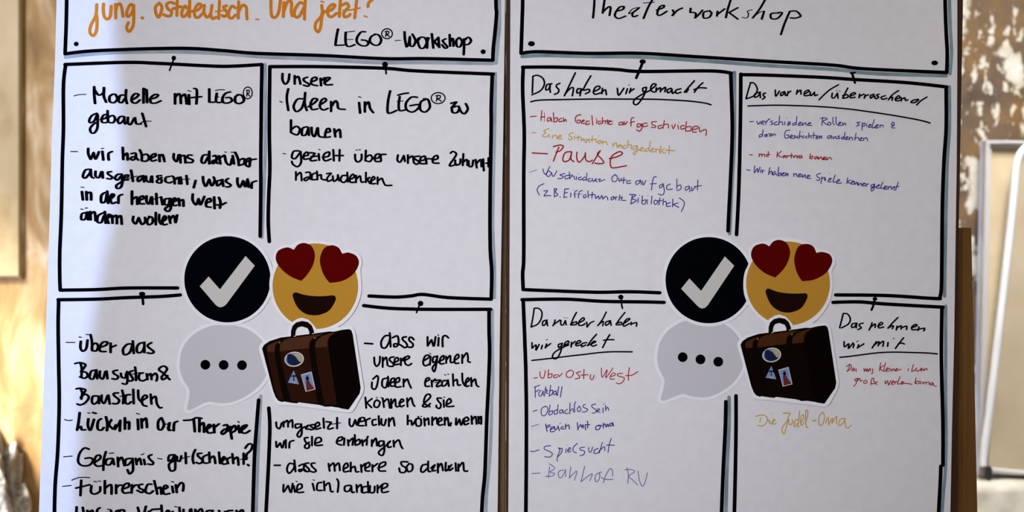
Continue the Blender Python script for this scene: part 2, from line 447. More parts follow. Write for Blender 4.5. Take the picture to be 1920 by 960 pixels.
# rough plaster ledge at the foot of the right wall
def ledge():
    from mathutils import noise
    bm = bmesh.new(); nx, nz = 70, 60; x0, x1 = 0.62, 2.3
    g = []
    for i in range(nx + 1):
        row = []
        for j in range(nz + 1):
            u, t = i / nx, j / nz
            # profile runs from the wall over the top and down the front to the floor
            if t < 0.2: y = YB - 0.16 * (t / 0.2) + 0.0; z = LEDGE
            else: y = YB - 0.16 - 0.02 * math.sin((t - 0.2) * 3); z = LEDGE * (1 - (t - 0.2) / 0.8)
            px = x0 + (x1 - x0) * u
            d = noise.fractal(Vector((px * 7, z * 9, 2.0)), 0.8, 2.0, 5)
            if t > 0.2: y -= 0.014 * d
            z -= 0.010 * abs(d) if t > 0.08 else 0.0
            row.append(bm.verts.new((px, y, max(z, 0.0))))
        g.append(row)
    for i in range(nx):
        for j in range(nz):
            f = bm.faces.new((g[i][j], g[i + 1][j], g[i + 1][j + 1], g[i][j + 1])); f.smooth = True
    bmesh.ops.recalc_face_normals(bm, faces=bm.faces)
    me = bpy.data.meshes.new('ledge'); bm.to_mesh(me); bm.free()
    return tag(link('trim_1', me, M['plaster']), kind='structure')
ledge()

# ------------------------------------------------------------------ the two sheets
def reg(ink, cx, cy, rx, ry, h):
    ink.stroke([(cx + rx * math.cos(t), cy + ry * math.sin(t)) for t in [i * math.pi / 7 - 1.9 for i in range(15)]], h)
    ink.stroke([(cx - rx * .25, cy + ry * .55), (cx - rx * .12, cy - ry * .45)], h)
    ink.stroke([(cx - rx * .35, cy - ry * .4), (cx + rx * .3, cy - ry * .45), (cx + rx * .25, cy), (cx - rx * .15, cy + ry * .1), (cx - rx * .15, cy + ry * .1), (cx + rx * .45, cy + ry * .55)], h)

def sheet(outline, label, group):
    o = slab('flip_chart_sheet', outline, D, D + 0.0005, M['paper'])
    return tag(o, label, 'poster', group)

def card(par, frame_, shadow, shade_m, hw=3.6, label=None):
    k_ = Ink()
    for st in frame_: k_.stroke(st, hw, hw * .92)
    fo = k_.build('drawn_frame', M['black'], par)
    if label: fo['label'] = label
    if shadow:
        s_ = Ink()
        for st, h in shadow: s_.stroke(st, h)
        for v in s_.v: v.y += 0.00009
        s_.build('drawn_shadow', shade_m, fo)
    return fo

def pin(par, ball, needle, hw, extra=None):
    k_ = Ink()
    if ball: k_.dot(ball[:2], *ball[2:], lift=0.0001)
    if needle: k_.stroke(needle, hw, lift=0.0001)
    for st, h in (extra or []): k_.stroke(st, h, lift=0.0001)
    return k_.build('drawn_pin', M['black'], par)

def tr(par, ink, hx, hy, blocks, name='handwritten_line', lab=None, regs=()):
    """pen paths: (x0, y0, zoom, 'x,y x,y; ...'); ~ marks a thin stroke, a doubled point a corner"""
    k_ = Ink()
    for ox, oy, sc, src in blocks:
        for st in src.replace('\n', ';').split(';'):
            st = st.strip()
            if not st: continue
            f = 0.55 if st[0] == '~' else 1.0
            pts = []
            for a_ in st.lstrip('~').split():
                u, v = a_.split(','); pts.append((ox + float(u) / sc, oy + float(v) / sc))
            g_ = 0.92 if ink in ('black', 'orange') else 0.80
            k_.stroke(pts, hx * f * g_, hy * f * g_, lift=0.00012)
    for r in regs: reg(k_, *r)
    o = k_.build(name, M[ink], par)
    if lab: o['label'] = lab
    return o

# ------------------------------------------------------------------ left sheet
LS = sheet([(110, -160), (106, 0), (103, 120), (98, 240), (92, 440), (85, 640), (80, 760), (73, 960), (69, 1065), (931, 1065), (933, 960), (937, 640), (941, 400), (945, 150), (947, 0), (949, -160)],
           'left white flip chart sheet with orange heading and thick black handwriting', 'flip chart sheets')
t = card(LS, [[(127, -150), (125, 0), (124, 50), (122, 101)], [(122, 101), (165, 96), (230, 93), (300, 91), (360, 91), (420, 95), (480, 100), (600, 104), (720, 110), (800, 110), (924, 113)],
              [(931, -150), (930, 0), (931, 25), (928, 62), (925, 90), (924, 113)], [(127, -150), (931, -150)]],
         [([(123, 107), (165, 102), (230, 98), (330, 97), (420, 101), (500, 107), (600, 111), (700, 117), (780, 117), (860, 118), (924, 119)], 3.5), ([(936, -100), (936, 0), (936, 50), (933, 80), (930, 118)], 3.8)], M['grey'])
pin(t, (143, 82.5, 4.6, 4.3), None, 0); pin(t, (906, 97, 5, 4.6), None, 0)

a = card(LS, [[(122, 121), (235, 117), (300, 119), (400, 124), (440, 124), (491, 121)], [(123, 122), (119, 160), (119, 240), (117, 300), (115, 400), (112, 475), (112, 520), (113, 544)],
              [(491, 123), (490, 200), (489, 300), (489, 350), (488, 443)], [(113, 544), (180, 543), (240, 540), (333, 540)]],
         [([(497, 121), (498, 200), (497, 300), (495, 350), (493, 400), (491, 445)], 3.2)], M['grey'])
pin(a, (326, 109, 4.4, 4.6), [(325, 113), (318, 132)], 1.7)

b = card(LS, [[(506, 125), (505, 240), (506, 315), (504, 365), (503, 415), (505, 453)], [(507, 125), (600, 125), (720, 128), (780, 133), (925, 139)],
              [(923, 140), (921, 200), (921, 240), (919, 360), (919, 460), (922, 510), (921, 561)], [(692, 555), (740, 557), (770, 555), (792, 552), (830, 557), (860, 559), (921, 561)]],
         [([(929, 138), (928, 200), (927, 260), (925, 340), (924, 430), (927, 500), (927, 558)], 3.2)], M['grey'])
pin(b, (722, 121, 5.6, 5.4), [(723, 125), (724, 138)], 1.8)

c = card(LS, [[(109, 562), (180, 561), (240, 558), (300, 556), (338, 553)], [(110, 562), (109, 610), (110, 680), (111, 760), (108, 850), (103, 920), (101, 1050)],
              [(485, 750), (481, 800), (477, 860), (474, 960), (471, 1050)], [(101, 1050), (471, 1050)]],
         [([(489, 743), (486, 800), (483, 870), (480, 960), (477, 1045)], 3.4)], M['grey'])
pin(c, (266.5, 551, 6.2, 4.2), [(267, 553), (268.5, 570)], 2.6)

d = card(LS, [[(504, 765), (506, 800), (504, 860), (501, 920), (499, 960), (496, 1050)], [(682, 573), (730, 578), (800, 580), (920, 580)],
              [(917, 581), (917, 620), (918, 660), (916, 720), (913, 780), (911, 840), (909, 890), (905, 930), (903, 970), (900, 1050)], [(496, 1050), (900, 1050)]],
         [([(923, 582), (923, 650), (924, 720), (922, 750), (921, 800), (919, 850), (916, 890), (912, 930), (909, 1045)], 3.2)], M['grey'])
pin(d, (788.5, 569, 5.4, 5.2), [(786, 573), (781, 586)], 1.7)

# handwriting of the left sheet, pen path by pen path
tr(t, 'orange', 3.3, 3.0, [(160, 0, 6, """128,52 122,150 108,200 65,280 50,350 70,395 100,395 125,340 132,240 125,170;205,45 200,110 215,190 250,215 280,180 292,70
340,50 342,205;342,120 360,60 390,45 410,90 425,185;540,70 510,50 475,110 465,170 490,185 530,130 545,60;545,60 545,230 530,310 490,355 465,310 485,255;638,200 645,205
830,40 790,80 795,150 825,195 855,130 860,70 830,35;1000,40 960,25 915,50 930,100 970,130 960,175 920,180 880,165;1035,0 1030,175;985,100 1075,75;1150,95 1120,70 1085,140 1095,185 1130,175 1170,110;1175,-10 1172,190
1190,130 1270,110 1305,60 1270,45 1230,110 1235,185 1275,195 1320,150;1340,60 1335,140 1370,195 1410,150 1425,60;1410,160 1430,210 1470,195;1510,15 1500,210;~1465,130 1560,120;1590,65 1555,80 1580,120 1600,150 1570,185 1540,175
1690,90 1650,70 1615,130 1615,190 1650,205 1690,170;1725,20 1720,205;1725,130 1770,60 1810,80 1815,150 1820,215"""), (480, 0, 8, """~0,290 40,293;225,-60 225,150 240,245 290,260 340,180 375,-60;420,40 410,250;425,150 460,50 510,10 535,60 530,170 545,240
715,60 660,40 590,130 575,220 610,260 660,230 720,110;745,-60 730,150 728,290;~975,20 1015,32;985,80 995,170 975,250 900,340 890,430 935,480 970,400 985,280 1000,215 1035,170
1040,175 1130,150 1185,85 1140,70 1080,130 1080,220 1130,255 1210,200;1270,-50 1250,250;1290,80 1360,50 1390,100 1350,150 1315,200 1330,255 1390,240 1410,215;~1310,155 1420,150 1560,120;1515,-30 1480,270;1700,-60 1750,-20 1740,0 1690,45 1680,100;~1625,240 1665,255""")], 'heading', 'orange heading')
tr(t, 'black', 2.9, 1.6, [(620, 40, 6.857, """95,100 75,200 60,310 60,310 170,305;195,140 190,220 200,300 240,325 310,300;~190,140 305,128;~180,235 285,232;445,135 390,140 340,210 340,270 390,310 450,315 485,285 460,250 400,240
580,165 520,200 505,260 560,305 620,300 650,240 620,180 570,165;~830,248 895,245;950,135 955,230 975,330 975,330 1000,300 1020,190 1020,190 1020,300 1060,320 1090,250 1050,165
1130,215 1120,260 1150,340 1200,340 1235,270 1210,215 1160,205 1130,240;1245,210 1240,345;1240,260 1262,215;1300,160 1310,250 1320,345;1385,210 1330,260 1330,260 1400,335;1385,205 1395,335
1480,225 1440,250 1470,290 1500,330 1470,345 1430,300;1530,170 1535,320;1540,260 1570,220 1580,320;1650,210 1615,250 1625,320 1665,325 1690,260 1655,210;1715,225 1715,330 1710,430;1715,250 1770,205 1805,250 1770,295 1720,300""")], 'heading', None, [(725.7, 63.3, 10, 9.3, 1.2)])
tr(a, 'black', 3.1, 1.75, [(160, 150, 6, """~-125,180 -70,165 5,162;100,75 100,160 110,265;105,110 150,170 205,140 210,85;210,85 208,180 235,250;310,160 275,185 275,240 320,255 360,215 340,165 305,160
440,170 395,175 375,235 410,255 445,210;460,110 455,200 470,265;520,225 570,200 600,165 560,155 525,195 525,245 570,260 615,225;655,95 655,260;655,95 690,110 690,110 695,255;725,215 790,200 820,170 780,165 735,205 740,255 790,260 850,235
1010,155 1010,270;1015,190 1050,155 1070,180 1075,265;1080,190 1115,160 1130,190 1140,270;1165,165 1170,275;~1155,118 1185,128;1225,95 1255,120 1250,270;1185,200 1305,188;1395,100 1395,250 1395,250 1450,250
1480,150 1470,230 1500,255 1550,240;~1465,120 1510,110 1565,112;~1470,200 1500,190;1630,135 1580,150 1545,200 1550,250 1600,260 1650,235 1630,200 1585,200;1730,165 1690,190 1690,250 1740,265 1785,230 1760,175 1715,165""")], regs=[(464.7, 174.2, 8.3, 11, 1.1)])
tr(a, 'black', 3.0, 1.75, [(160, 150, 6, """130,375 75,400 45,450 55,480 100,460 135,390 140,430 135,540 100,595 65,590 55,545 90,500 140,470;175,445 225,430 250,400 215,390 185,430 190,475 235,480;250,345 255,470;260,420 310,400 335,440 310,480 260,475
430,410 390,415 365,455 385,490 430,455 440,415;440,415 445,490 465,480;480,420 480,480 510,500 550,430;560,425 575,490 625,495;640,375 660,440 685,525;~620,490 660,465 740,465""")])
L5 = lambda s: [(140, 270, 5.486, s)]
tr(a, 'black', 3.1, 1.8, L5("""~-38,78 28,78;140,45 140,100 165,160 165,160 195,85 195,85 215,155 250,80;285,75 295,165;~275,47 297,45;350,165 348,100 385,78;495,35 500,160;500,130 540,95 545,165;585,100 625,95 630,140 600,165 575,150 610,130 640,150 655,165
670,60 690,110 690,170;690,120 740,105 765,140 740,175 695,175;780,150 830,125 830,100 795,115 780,150 800,175 840,165;870,110 875,180;875,130 905,110 925,180;1020,100 1020,150 1050,180 1070,110;1085,110 1090,195;1090,130 1130,120 1140,195;1205,115 1170,115 1165,140 1215,165 1205,190 1160,190
1370,110 1320,120 1305,180 1335,195 1375,130;1385,75 1385,205;1425,125 1450,120 1460,160 1430,200 1410,190 1440,165 1470,200;1485,120 1500,205;1500,140 1540,115;1545,125 1560,190 1600,215 1620,150;1625,120 1640,205;~1545,82 1560,85;~1610,85 1635,85
1650,85 1680,150 1690,220;1690,170 1740,150 1745,200 1690,222;1745,190 1800,170 1800,145 1765,165 1760,215 1790,235;1800,230 1810,170 1865,155"""))
tr(a, 'black', 3.1, 1.8, L5("""155,260 110,270 85,330 110,350 155,300 165,260;165,260 170,330 195,350;215,280 215,330 250,345 275,285;285,285 290,350;375,285 345,290 345,310 385,340 370,360 335,355;475,310 440,315 415,350 440,370 480,330;485,310 490,400 470,450 435,455 430,425 465,400 500,380
500,350 545,340 550,320 520,325 510,365 550,370;580,270 590,320 600,385;~540,360 640,330;680,330 650,350 655,385 690,360 705,325;705,325 715,390;735,330 740,375 775,390 790,335;795,330 800,395;890,325 850,330 860,350 895,370 885,400 850,395 850,375 895,345
975,335 940,345 935,385 975,400 1000,390;1000,330 1020,345 1030,410;1030,370 1070,345 1075,410;1090,340 1100,410;1150,325 1160,415;~1100,365 1185,360;1245,375 1225,450
1320,335 1325,390 1350,435 1385,360 1385,360 1410,430 1440,380 1430,340;1510,370 1465,385 1470,430 1510,400 1520,365;1520,365 1530,435;1580,355 1560,370 1560,390 1605,420 1590,440 1560,440;1675,350 1675,400 1700,445 1735,375 1735,375 1755,440 1780,360;1785,380 1790,445;1820,455 1825,400 1870,380"""))
tr(a, 'black', 3.2, 1.9, L5("""75,490 85,575;~68,443 92,446;120,490 125,575;125,510 165,500 170,575;310,500 275,530 275,600 315,590 330,520;335,485 345,610;360,575 405,530 385,515 365,560 385,610 425,600;450,610 455,540 490,520
590,485 590,620;595,570 640,545 645,620;660,580 710,560 700,535 670,555 670,610 715,615;740,535 740,590 765,615 790,545;795,545 800,620;840,510 845,620;~810,570 880,545;890,545 905,625;975,560 930,570 925,620 965,620 980,570;985,560 990,650 970,690 940,685 935,660 1000,620
1005,600 1045,580 1030,555 1010,580 1015,630 1050,630;1070,560 1080,635;1080,590 1115,575 1120,640;1215,515 1215,580 1250,625 1275,560 1275,560 1295,625 1335,540;1350,605 1400,590 1390,560 1360,580 1355,640 1400,650;1435,545 1440,665;1485,550 1500,600 1495,660;1465,625 1500,630 1555,605"""))
tr(a, 'black', 3.1, 1.9, L5("""120,705 75,720 70,775 110,770 125,710;130,700 140,780;~65,670 85,672;~112,660 130,658;160,695 165,780;165,720 205,700 215,790;290,710 240,740 235,800 275,805 300,740;310,695 320,815;330,770 370,740 350,725 335,770 350,815;385,735 390,815;390,760 430,735 435,820;440,760 475,740 485,825
605,745 600,790 630,820 660,755 660,755 690,825 725,800 725,755;770,750 745,790 760,830 800,810 800,760 765,745;835,705 835,830;870,725 870,790 890,825;890,810 940,770 925,740 900,790 915,830 950,825;970,740 985,815;985,775 1012,738 1030,760 1038,810 1055,730"""))
L6 = lambda s: [(510, 130, 5.0526, s)]
tr(b, 'black', 2.9, 1.8, L6("""100,40 100,100 125,140 155,110 165,45;215,60 215,140;215,90 250,70 270,140;335,75 300,90 310,115 350,140 340,160 300,150;370,120 420,100 415,75 380,90 375,140 430,155;460,85 465,155;465,110 500,80;495,130 550,85 520,80 500,110 510,145 570,145"""))
tr(b, 'black', 2.9, 1.8, L6("""~75,303 95,312;155,185 140,270 155,390;290,280 240,285 205,350 230,400 280,370 305,300;315,220 310,320 330,390;345,355 400,320 430,285 390,280 365,330 380,380 430,375;450,340 510,300 500,275 465,300 455,360 490,385 530,370;560,305 560,400;565,350 600,300 620,320 630,370 690,380
825,315 835,415;~820,260 843,266;880,310 880,405;885,340 915,310 930,370 960,410;1120,205 1100,300 1095,400 1120,415 1180,390;1210,260 1200,340 1210,390 1260,385;1195,245 1240,232 1290,225;~1185,305 1240,300;1375,265 1320,265 1270,320 1275,380 1330,405 1385,370 1390,335 1310,345
1460,285 1410,310 1405,380 1450,405 1495,360 1480,290 1440,280;1697,322 1750,308 1750,308 1702,362;1702,364 1745,350;1702,366 1712,408 1752,410 1775,375;1768,350 1792,402 1825,420 1855,375 1835,325"""), regs=[(821.5, 184, 13, 10.3, 1.2)])
tr(b, 'black', 2.9, 1.8, L6("""180,480 180,600;185,570 230,540 265,570 240,620 190,605;330,545 290,560 285,620 320,620 345,560;345,550 350,625;375,550 380,610 405,635 430,555;435,555 445,630 500,645;510,600 550,590 540,560 515,575 505,640 550,640;590,565 600,640;600,600 640,570 650,645"""))
L7 = lambda s: [(510, 260, 4.571, s)]
tr(b, 'black', 2.5, 1.8, L7("""~95,128 117,131;230,105 185,110 170,160 200,170 240,120;245,110 250,200 220,240 180,220 170,195;270,150 310,140 300,115 275,135 275,175 320,170;325,120 370,125 370,125 330,175 340,190 380,185;335,155 385,150;400,130 405,185;~403,92 412,95;435,160 485,150 490,115 450,130 440,170 460,190 505,175;525,95 530,190;580,95 578,190;545,145 610,145
712,135 715,180 735,200 765,180 768,135;~720,98 730,98;~745,96 757,96;805,100 800,190;805,160 840,140 860,165 840,195 805,190;860,170 910,165 925,135 895,135 880,165 890,195 930,195;935,190 935,140 975,135;1080,140 1075,185 1100,200 1130,145;1130,145 1140,195;1165,140 1165,210;1170,170 1205,150 1215,205
1265,150 1225,155 1220,170 1260,200 1240,220 1220,210;1260,190 1310,180 1310,150 1275,165 1270,210 1310,215;1325,215 1325,175 1375,175;1375,185 1420,170 1415,145 1385,160 1380,205 1430,210;1530,125 1550,110 1580,130 1560,170 1525,220 1530,235 1580,220;1570,185 1575,225 1610,215 1615,175;1640,130 1635,230;1640,200 1670,180 1675,230
1685,190 1690,235 1715,235 1725,185;1745,180 1755,250;1755,210 1790,180 1795,240;1810,175 1815,275;~1800,215 1850,205;1855,165 1855,240;~1835,215 1872,205"""))
tr(b, 'black', 2.3, 1.8, L7("""205,285 205,355;210,320 245,290 255,360;290,290 325,290 325,330 290,360 275,345 310,330 335,350;370,295 345,310 345,350 385,350;385,280 390,350;390,320 420,310 425,345 465,355;470,300 510,295 510,295 475,335 480,365 520,350;520,320 530,365 560,345 565,310;565,310 575,360
640,315 600,320 590,360 620,375 650,340;645,290 650,370;665,350 705,330 695,305 670,330 670,370 705,375;720,315 720,375;725,345 755,320 765,370 790,370;805,290 805,375;805,350 840,330 820,350 840,385;845,365 880,345 870,325 850,350 855,385 885,385;905,330 905,390;905,365 940,340 955,370 975,400 1025,400"""))
L8 = lambda s: [(120, 620, 6, s)]
tr(c, 'black', 3.0, 1.9, L8("""~25,132 120,133;190,120 185,190 210,230 250,200 265,105;~170,72 195,73;~250,43 280,45;300,45 315,130 315,220;320,160 360,140 385,175 365,225 320,225;395,190 470,165 490,130 440,130 405,180 410,230 470,235;525,140 525,245;525,190 585,165
765,150 710,155 665,210 680,270 740,245 770,160;775,115 785,255;900,135 850,145 820,190 830,245 880,235 905,180;905,130 905,245;985,135 945,160 950,185 1010,235 985,255 940,250"""))
tr(c, 'black', 2.9, 1.9, L8("""185,365 200,430 195,520;125,370 180,360 240,380 225,420 190,460;190,460 250,470 265,510 230,535 180,520;350,445 305,460 290,530 330,540 360,460;365,440 375,540;405,455 405,520 440,540 465,460;480,455 490,540;600,445 560,455 560,480 610,515 590,545 545,540
640,480 650,520 690,530 700,480;710,460 715,560 700,600 660,595;775,450 740,465 745,490 775,540 760,565 720,560;800,410 810,480 810,560;~770,490 860,470;890,475 850,490 845,545 885,565 920,550;930,485 940,550;940,510 975,485 985,550;990,510 1030,480 1050,520 1040,565
1190,550 1120,480 1070,440 1090,410 1130,400 1160,430 1130,480 1100,520 1110,550 1150,530 1165,505"""))
tr(c, 'black', 2.9, 1.9, L8("""185,655 205,700 195,770;140,655 180,648 240,665 225,700 190,760;190,745 240,715 280,750 240,810 185,835 150,825;375,735 325,740 315,800 340,825 385,790 390,735;390,735 395,820;425,725 425,790 455,815 490,730;500,725 515,825;610,700 565,705 565,730 620,780 600,820 550,820
655,670 670,740 665,820;~630,740 720,715;745,720 700,730 690,800 720,825 755,800;780,660 785,820;835,670 840,760 870,800;870,790 935,750 915,725 880,760 885,830 930,850;975,715 985,825;985,770 1030,740 1045,820 1075,865 1100,865"""))
L9 = lambda s: [(110, 765, 5.189, s)]
tr(c, 'black', 3.2, 1.9, L9("""~60,112 95,122 130,117;205,45 195,130 180,215;180,205 215,180 225,210 260,212;290,105 285,170 310,215 345,110;~285,48 305,50;335,45 362,52;415,105 385,130 380,200 415,215 440,190;460,85 475,150 470,220;480,160 520,110 490,160 530,205;540,200 560,160 545,210 600,130;600,120 595,225;645,95 645,205;650,150 685,135 685,205
770,110 775,210;~757,52 785,60;805,105 810,195;815,130 850,100 860,190;1000,95 970,130 970,200 1000,210 1025,160 1000,95;~1025,160 1060,155;1065,200 1080,140 1070,210 1090,215;1120,220 1125,150 1155,130
1220,120 1290,115 1340,95 1390,100;1315,110 1325,230;1370,100 1370,230;1375,170 1410,145 1415,235;1435,210 1480,180 1465,160 1440,200 1455,240 1495,240;1510,160 1515,240;1515,190 1560,155;1605,170 1640,165 1640,215 1600,255 1585,235 1620,205 1655,225;1670,180 1675,240 1685,300;1675,210 1710,170 1725,210 1685,240;1750,170 1760,240;~1745,130 1755,140;1775,220 1815,190 1830,165 1790,180 1780,230 1815,245 1860,220"""))
tr(c, 'black', 2.9, 1.9, L9("""~50,475 130,468;295,400 250,390 205,440 190,520 230,560 300,555 335,510 310,485 260,490;350,530 405,490 400,460 365,470 345,530 375,565 430,560;460,425 440,500 435,605;~430,500 520,490;~495,440 535,438;520,490 470,500 460,545 500,550 530,500;530,495 540,550;575,480 580,570;580,520 615,480 640,560
700,490 655,500 650,550 680,550 715,510;720,490 725,580 720,615 690,640 670,600;750,490 760,550;765,520 790,490 805,550;830,500 840,550;~805,455 830,445;905,455 875,470 890,500 920,530 910,550 870,545;~965,490 1005,497
1110,455 1075,465 1070,515 1105,500 1125,460;1130,455 1135,540 1130,600 1095,612 1075,580 1080,540 1140,505;1150,470 1155,510 1180,515 1195,465;1235,435 1240,540;~1205,490 1275,470;1330,405 1310,450 1305,500 1315,540
1390,440 1355,445 1360,470 1400,510 1375,540 1340,530;1445,455 1405,480 1410,530 1450,535;1465,430 1470,530;1475,490 1510,470 1525,540;1560,430 1570,540;1585,520 1620,490 1605,475 1585,510 1600,545 1640,540;1670,480 1640,500 1650,540;1690,445 1700,540;1705,500 1740,480 1750,555;1800,440 1800,545;~1770,500 1840,485;1815,390 1850,350 1885,360 1870,410 1830,450 1825,500;1840,550 1850,560"""))
L10 = lambda s: [(110, 880, 5.189, s)]
tr(c, 'black', 3.0, 1.9, L10("""~40,165 120,157;~130,105 200,80 300,80;220,105 212,255;170,182 240,165 300,150;320,160 315,220 350,240 400,215 405,170;~345,117 370,120;~390,113 408,115;450,110 450,235;455,180 510,150 515,240;560,150 560,235;560,180 590,155 620,155;625,190 680,170 680,135 640,150 620,200 640,230 690,225;715,150 710,230;710,190 745,155 770,155
815,145 780,155 790,185 825,200 810,225 765,205;905,145 865,150 845,215 885,235 920,210;930,110 945,170 960,240;960,190 990,175 1000,240;1010,200 1060,175 1040,155 1015,190 1030,240 1080,235;1105,165 1115,225;~1098,118 1120,125;1140,150 1150,225;1150,180 1190,130 1215,150 1210,210"""))
tr(c, 'black', 3.0, 2.0, L10("""175,365 175,440 200,480 240,440 235,370;280,400 280,490;285,430 330,400 335,480;400,375 375,400 365,490;~350,430 410,420;430,480 470,420 470,490;~475,388 505,390;510,400 515,480;560,480 560,410 610,395;620,440 640,400 600,400 580,460 620,490
770,370 810,480 850,360;900,400 870,420 870,480 910,430;910,390 985,385;1000,350 1010,480;1040,440 1080,420 1060,400 1035,450 1060,490;1110,410 1115,490;~1130,362 1150,365;1175,370 1185,480;1215,390 1220,460 1260,480 1280,390;1290,385 1295,480;1330,390 1335,480;1340,430 1390,385 1410,480;1490,400 1440,410 1435,480 1480,460 1500,400
1560,400 1590,470 1620,410;1690,400 1640,410 1640,480 1700,450;1730,400 1735,480;1740,430 1790,395 1800,480"""))
L11 = lambda s: [(675, 615, 6, s)]
tr(d, 'black', 2.3, 1.9, L11("""55,172 140,178;335,85 280,90 240,150 245,215 290,220 330,150 340,90;335,55 345,210;365,110 420,90 435,150 420,200 385,210 385,180 430,180 460,195;520,100 485,105 480,130 520,170 530,205 500,220 465,195;605,130 580,105 555,110 555,140 595,180 585,215 545,215
760,100 760,205 760,205 805,130 805,130 830,205 850,100;885,110 880,200;~880,75 882,85;930,210 930,110 960,85 995,110"""))
tr(d, 'black', 2.2, 1.8, L11("""160,330 165,400 190,430 220,390 225,320;255,330 255,440;260,370 295,330 310,420;380,325 340,335 335,365 375,400 370,430 325,430;385,390 430,365 425,335 395,345 390,410 440,405;460,340 460,420;460,380 500,330;495,370 555,335 540,315 505,340 510,400 545,420 580,400
715,370 775,330 770,305 730,320 710,390 735,425 790,400;795,320 785,415;~785,285 795,290;860,320 825,330 820,385 855,370 870,315;870,315 855,430 835,490 815,450 850,400 900,375;890,375 940,350 940,310 905,340 900,400 945,400;970,320 970,395;975,355 1015,310 1020,385 1060,380;1060,365 1110,330 1100,295 1065,335 1070,395 1110,395;1150,300 1150,395;1155,340 1200,280 1215,330 1215,375 1240,385"""))
tr(d, 'black', 2.2, 1.8, L11("""145,575 190,535 190,535 205,560 190,650 165,690 135,670 135,610;300,565 255,580 250,650 290,670 310,600;315,545 320,660;335,620 385,600 385,565 350,580 345,650 390,650;390,620 440,600 440,560 405,580 400,660 460,660;490,575 490,660;490,620 530,575 550,620 575,675
730,610 780,580 770,560 740,580 735,650 780,655;805,590 810,660;810,610 845,575;850,590 910,585 910,585 865,640 870,660 910,645;~840,615 910,605;970,590 930,600 925,650 965,640 990,590;990,585 1000,655;~950,525 965,530;~985,518 1000,522;1045,520 1050,650;1055,600 1090,580 1100,640 1130,640;1150,510 1155,600 1180,650;1185,620 1225,590 1215,560 1190,600 1195,655 1225,650;1250,560 1255,655;1260,610 1295,575 1310,640 1335,660"""))
tr(d, 'black', 2.2, 1.8, L11("""60,780 70,900;135,795 75,840 75,840 130,895;190,810 165,830 160,880 200,890 225,840 195,810;~185,780 195,785;~235,780 242,788;255,790 270,890;270,830 315,800 335,900;350,800 355,900;360,850 395,800 405,880 440,880;440,850 490,820 470,800 445,840 460,885 495,870;530,790 535,885;535,830 575,785 595,850 615,880
785,885 720,840 740,760 780,745 790,780 730,840 705,880 750,885 790,850;915,790 870,790 880,820 910,860 895,905 860,890 860,870;940,810 945,890;~940,775 955,780;980,860 1025,830 1010,795 980,820 975,880 1055,880"""))
L12 = lambda s: [(505, 765, 4.683, s)]
tr(d, 'black', 2.3, 1.8, L12("""60,125 65,165 90,180 110,130;125,120 125,165;130,130 160,110 165,165;170,130 200,105 205,170;260,140 230,145 235,175 270,165 280,140;280,140 285,220 265,255 245,235 275,190 310,165;315,170 345,150 320,180 345,185;395,145 360,150 370,165 395,180 370,190 350,185;400,170 440,150 430,125 405,145 410,185 450,175
475,90 480,175;500,120 545,125 545,125 515,170 525,185 560,175;595,85 595,180;~525,145 625,130;705,95 705,145 730,160 755,100 755,100 770,150 800,100;800,120 835,110 830,85 790,95 780,150 830,155;850,155 850,110 885,90;935,100 905,110 910,150 940,145;960,70 965,150;985,95 985,140 1010,150 1025,100;1050,90 1050,160;1055,120 1085,85 1100,155
1215,65 1215,145;1215,120 1245,110 1255,150 1290,95;1310,85 1285,110 1295,155 1330,150 1330,100 1305,90;~1303,72 1312,75;~1330,72 1338,75;1360,90 1365,155;1370,110 1395,90 1400,145;1430,80 1430,150;1435,110 1465,85 1475,140;1480,125 1515,105 1500,85 1480,110 1490,150 1520,145;1540,85 1540,150;1545,110 1565,85 1575,155;1595,130 1590,155
1640,90 1640,150 1670,95 1670,95 1685,150 1705,95;1710,120 1750,105 1735,80 1710,100 1715,145 1750,135;1775,70 1780,140;1780,105 1810,75 1820,140;1835,75 1840,135;1840,100 1860,75 1860,140"""))
tr(d, 'black', 2.3, 1.8, L12("""60,295 65,345 95,305 95,305 115,350 130,290;145,280 145,350;175,350 180,300 215,285;340,260 310,265 320,300 350,320 345,350 315,350 315,325 350,300;375,250 375,330;405,310 455,290 445,260 410,270 405,325 465,325
590,295 635,280 640,255 605,265 595,310 635,325;660,265 655,325;690,280 695,330;695,300 735,265 730,325;750,235 755,325;755,295 790,275 795,310 765,325;815,280 820,330;825,300 855,275 855,325;860,265 865,250;900,280 900,335;905,310 935,265 945,330;1000,290 965,295 965,335 1000,320 1005,290;1005,290 1010,370 995,415 965,405 965,380 1020,335;1030,325 1065,290 1040,310 1045,345 1070,340;1090,285 1095,340;1095,315 1135,280 1155,330 1170,355"""))
L13 = lambda s: [(505, 850, 4.683, s)]
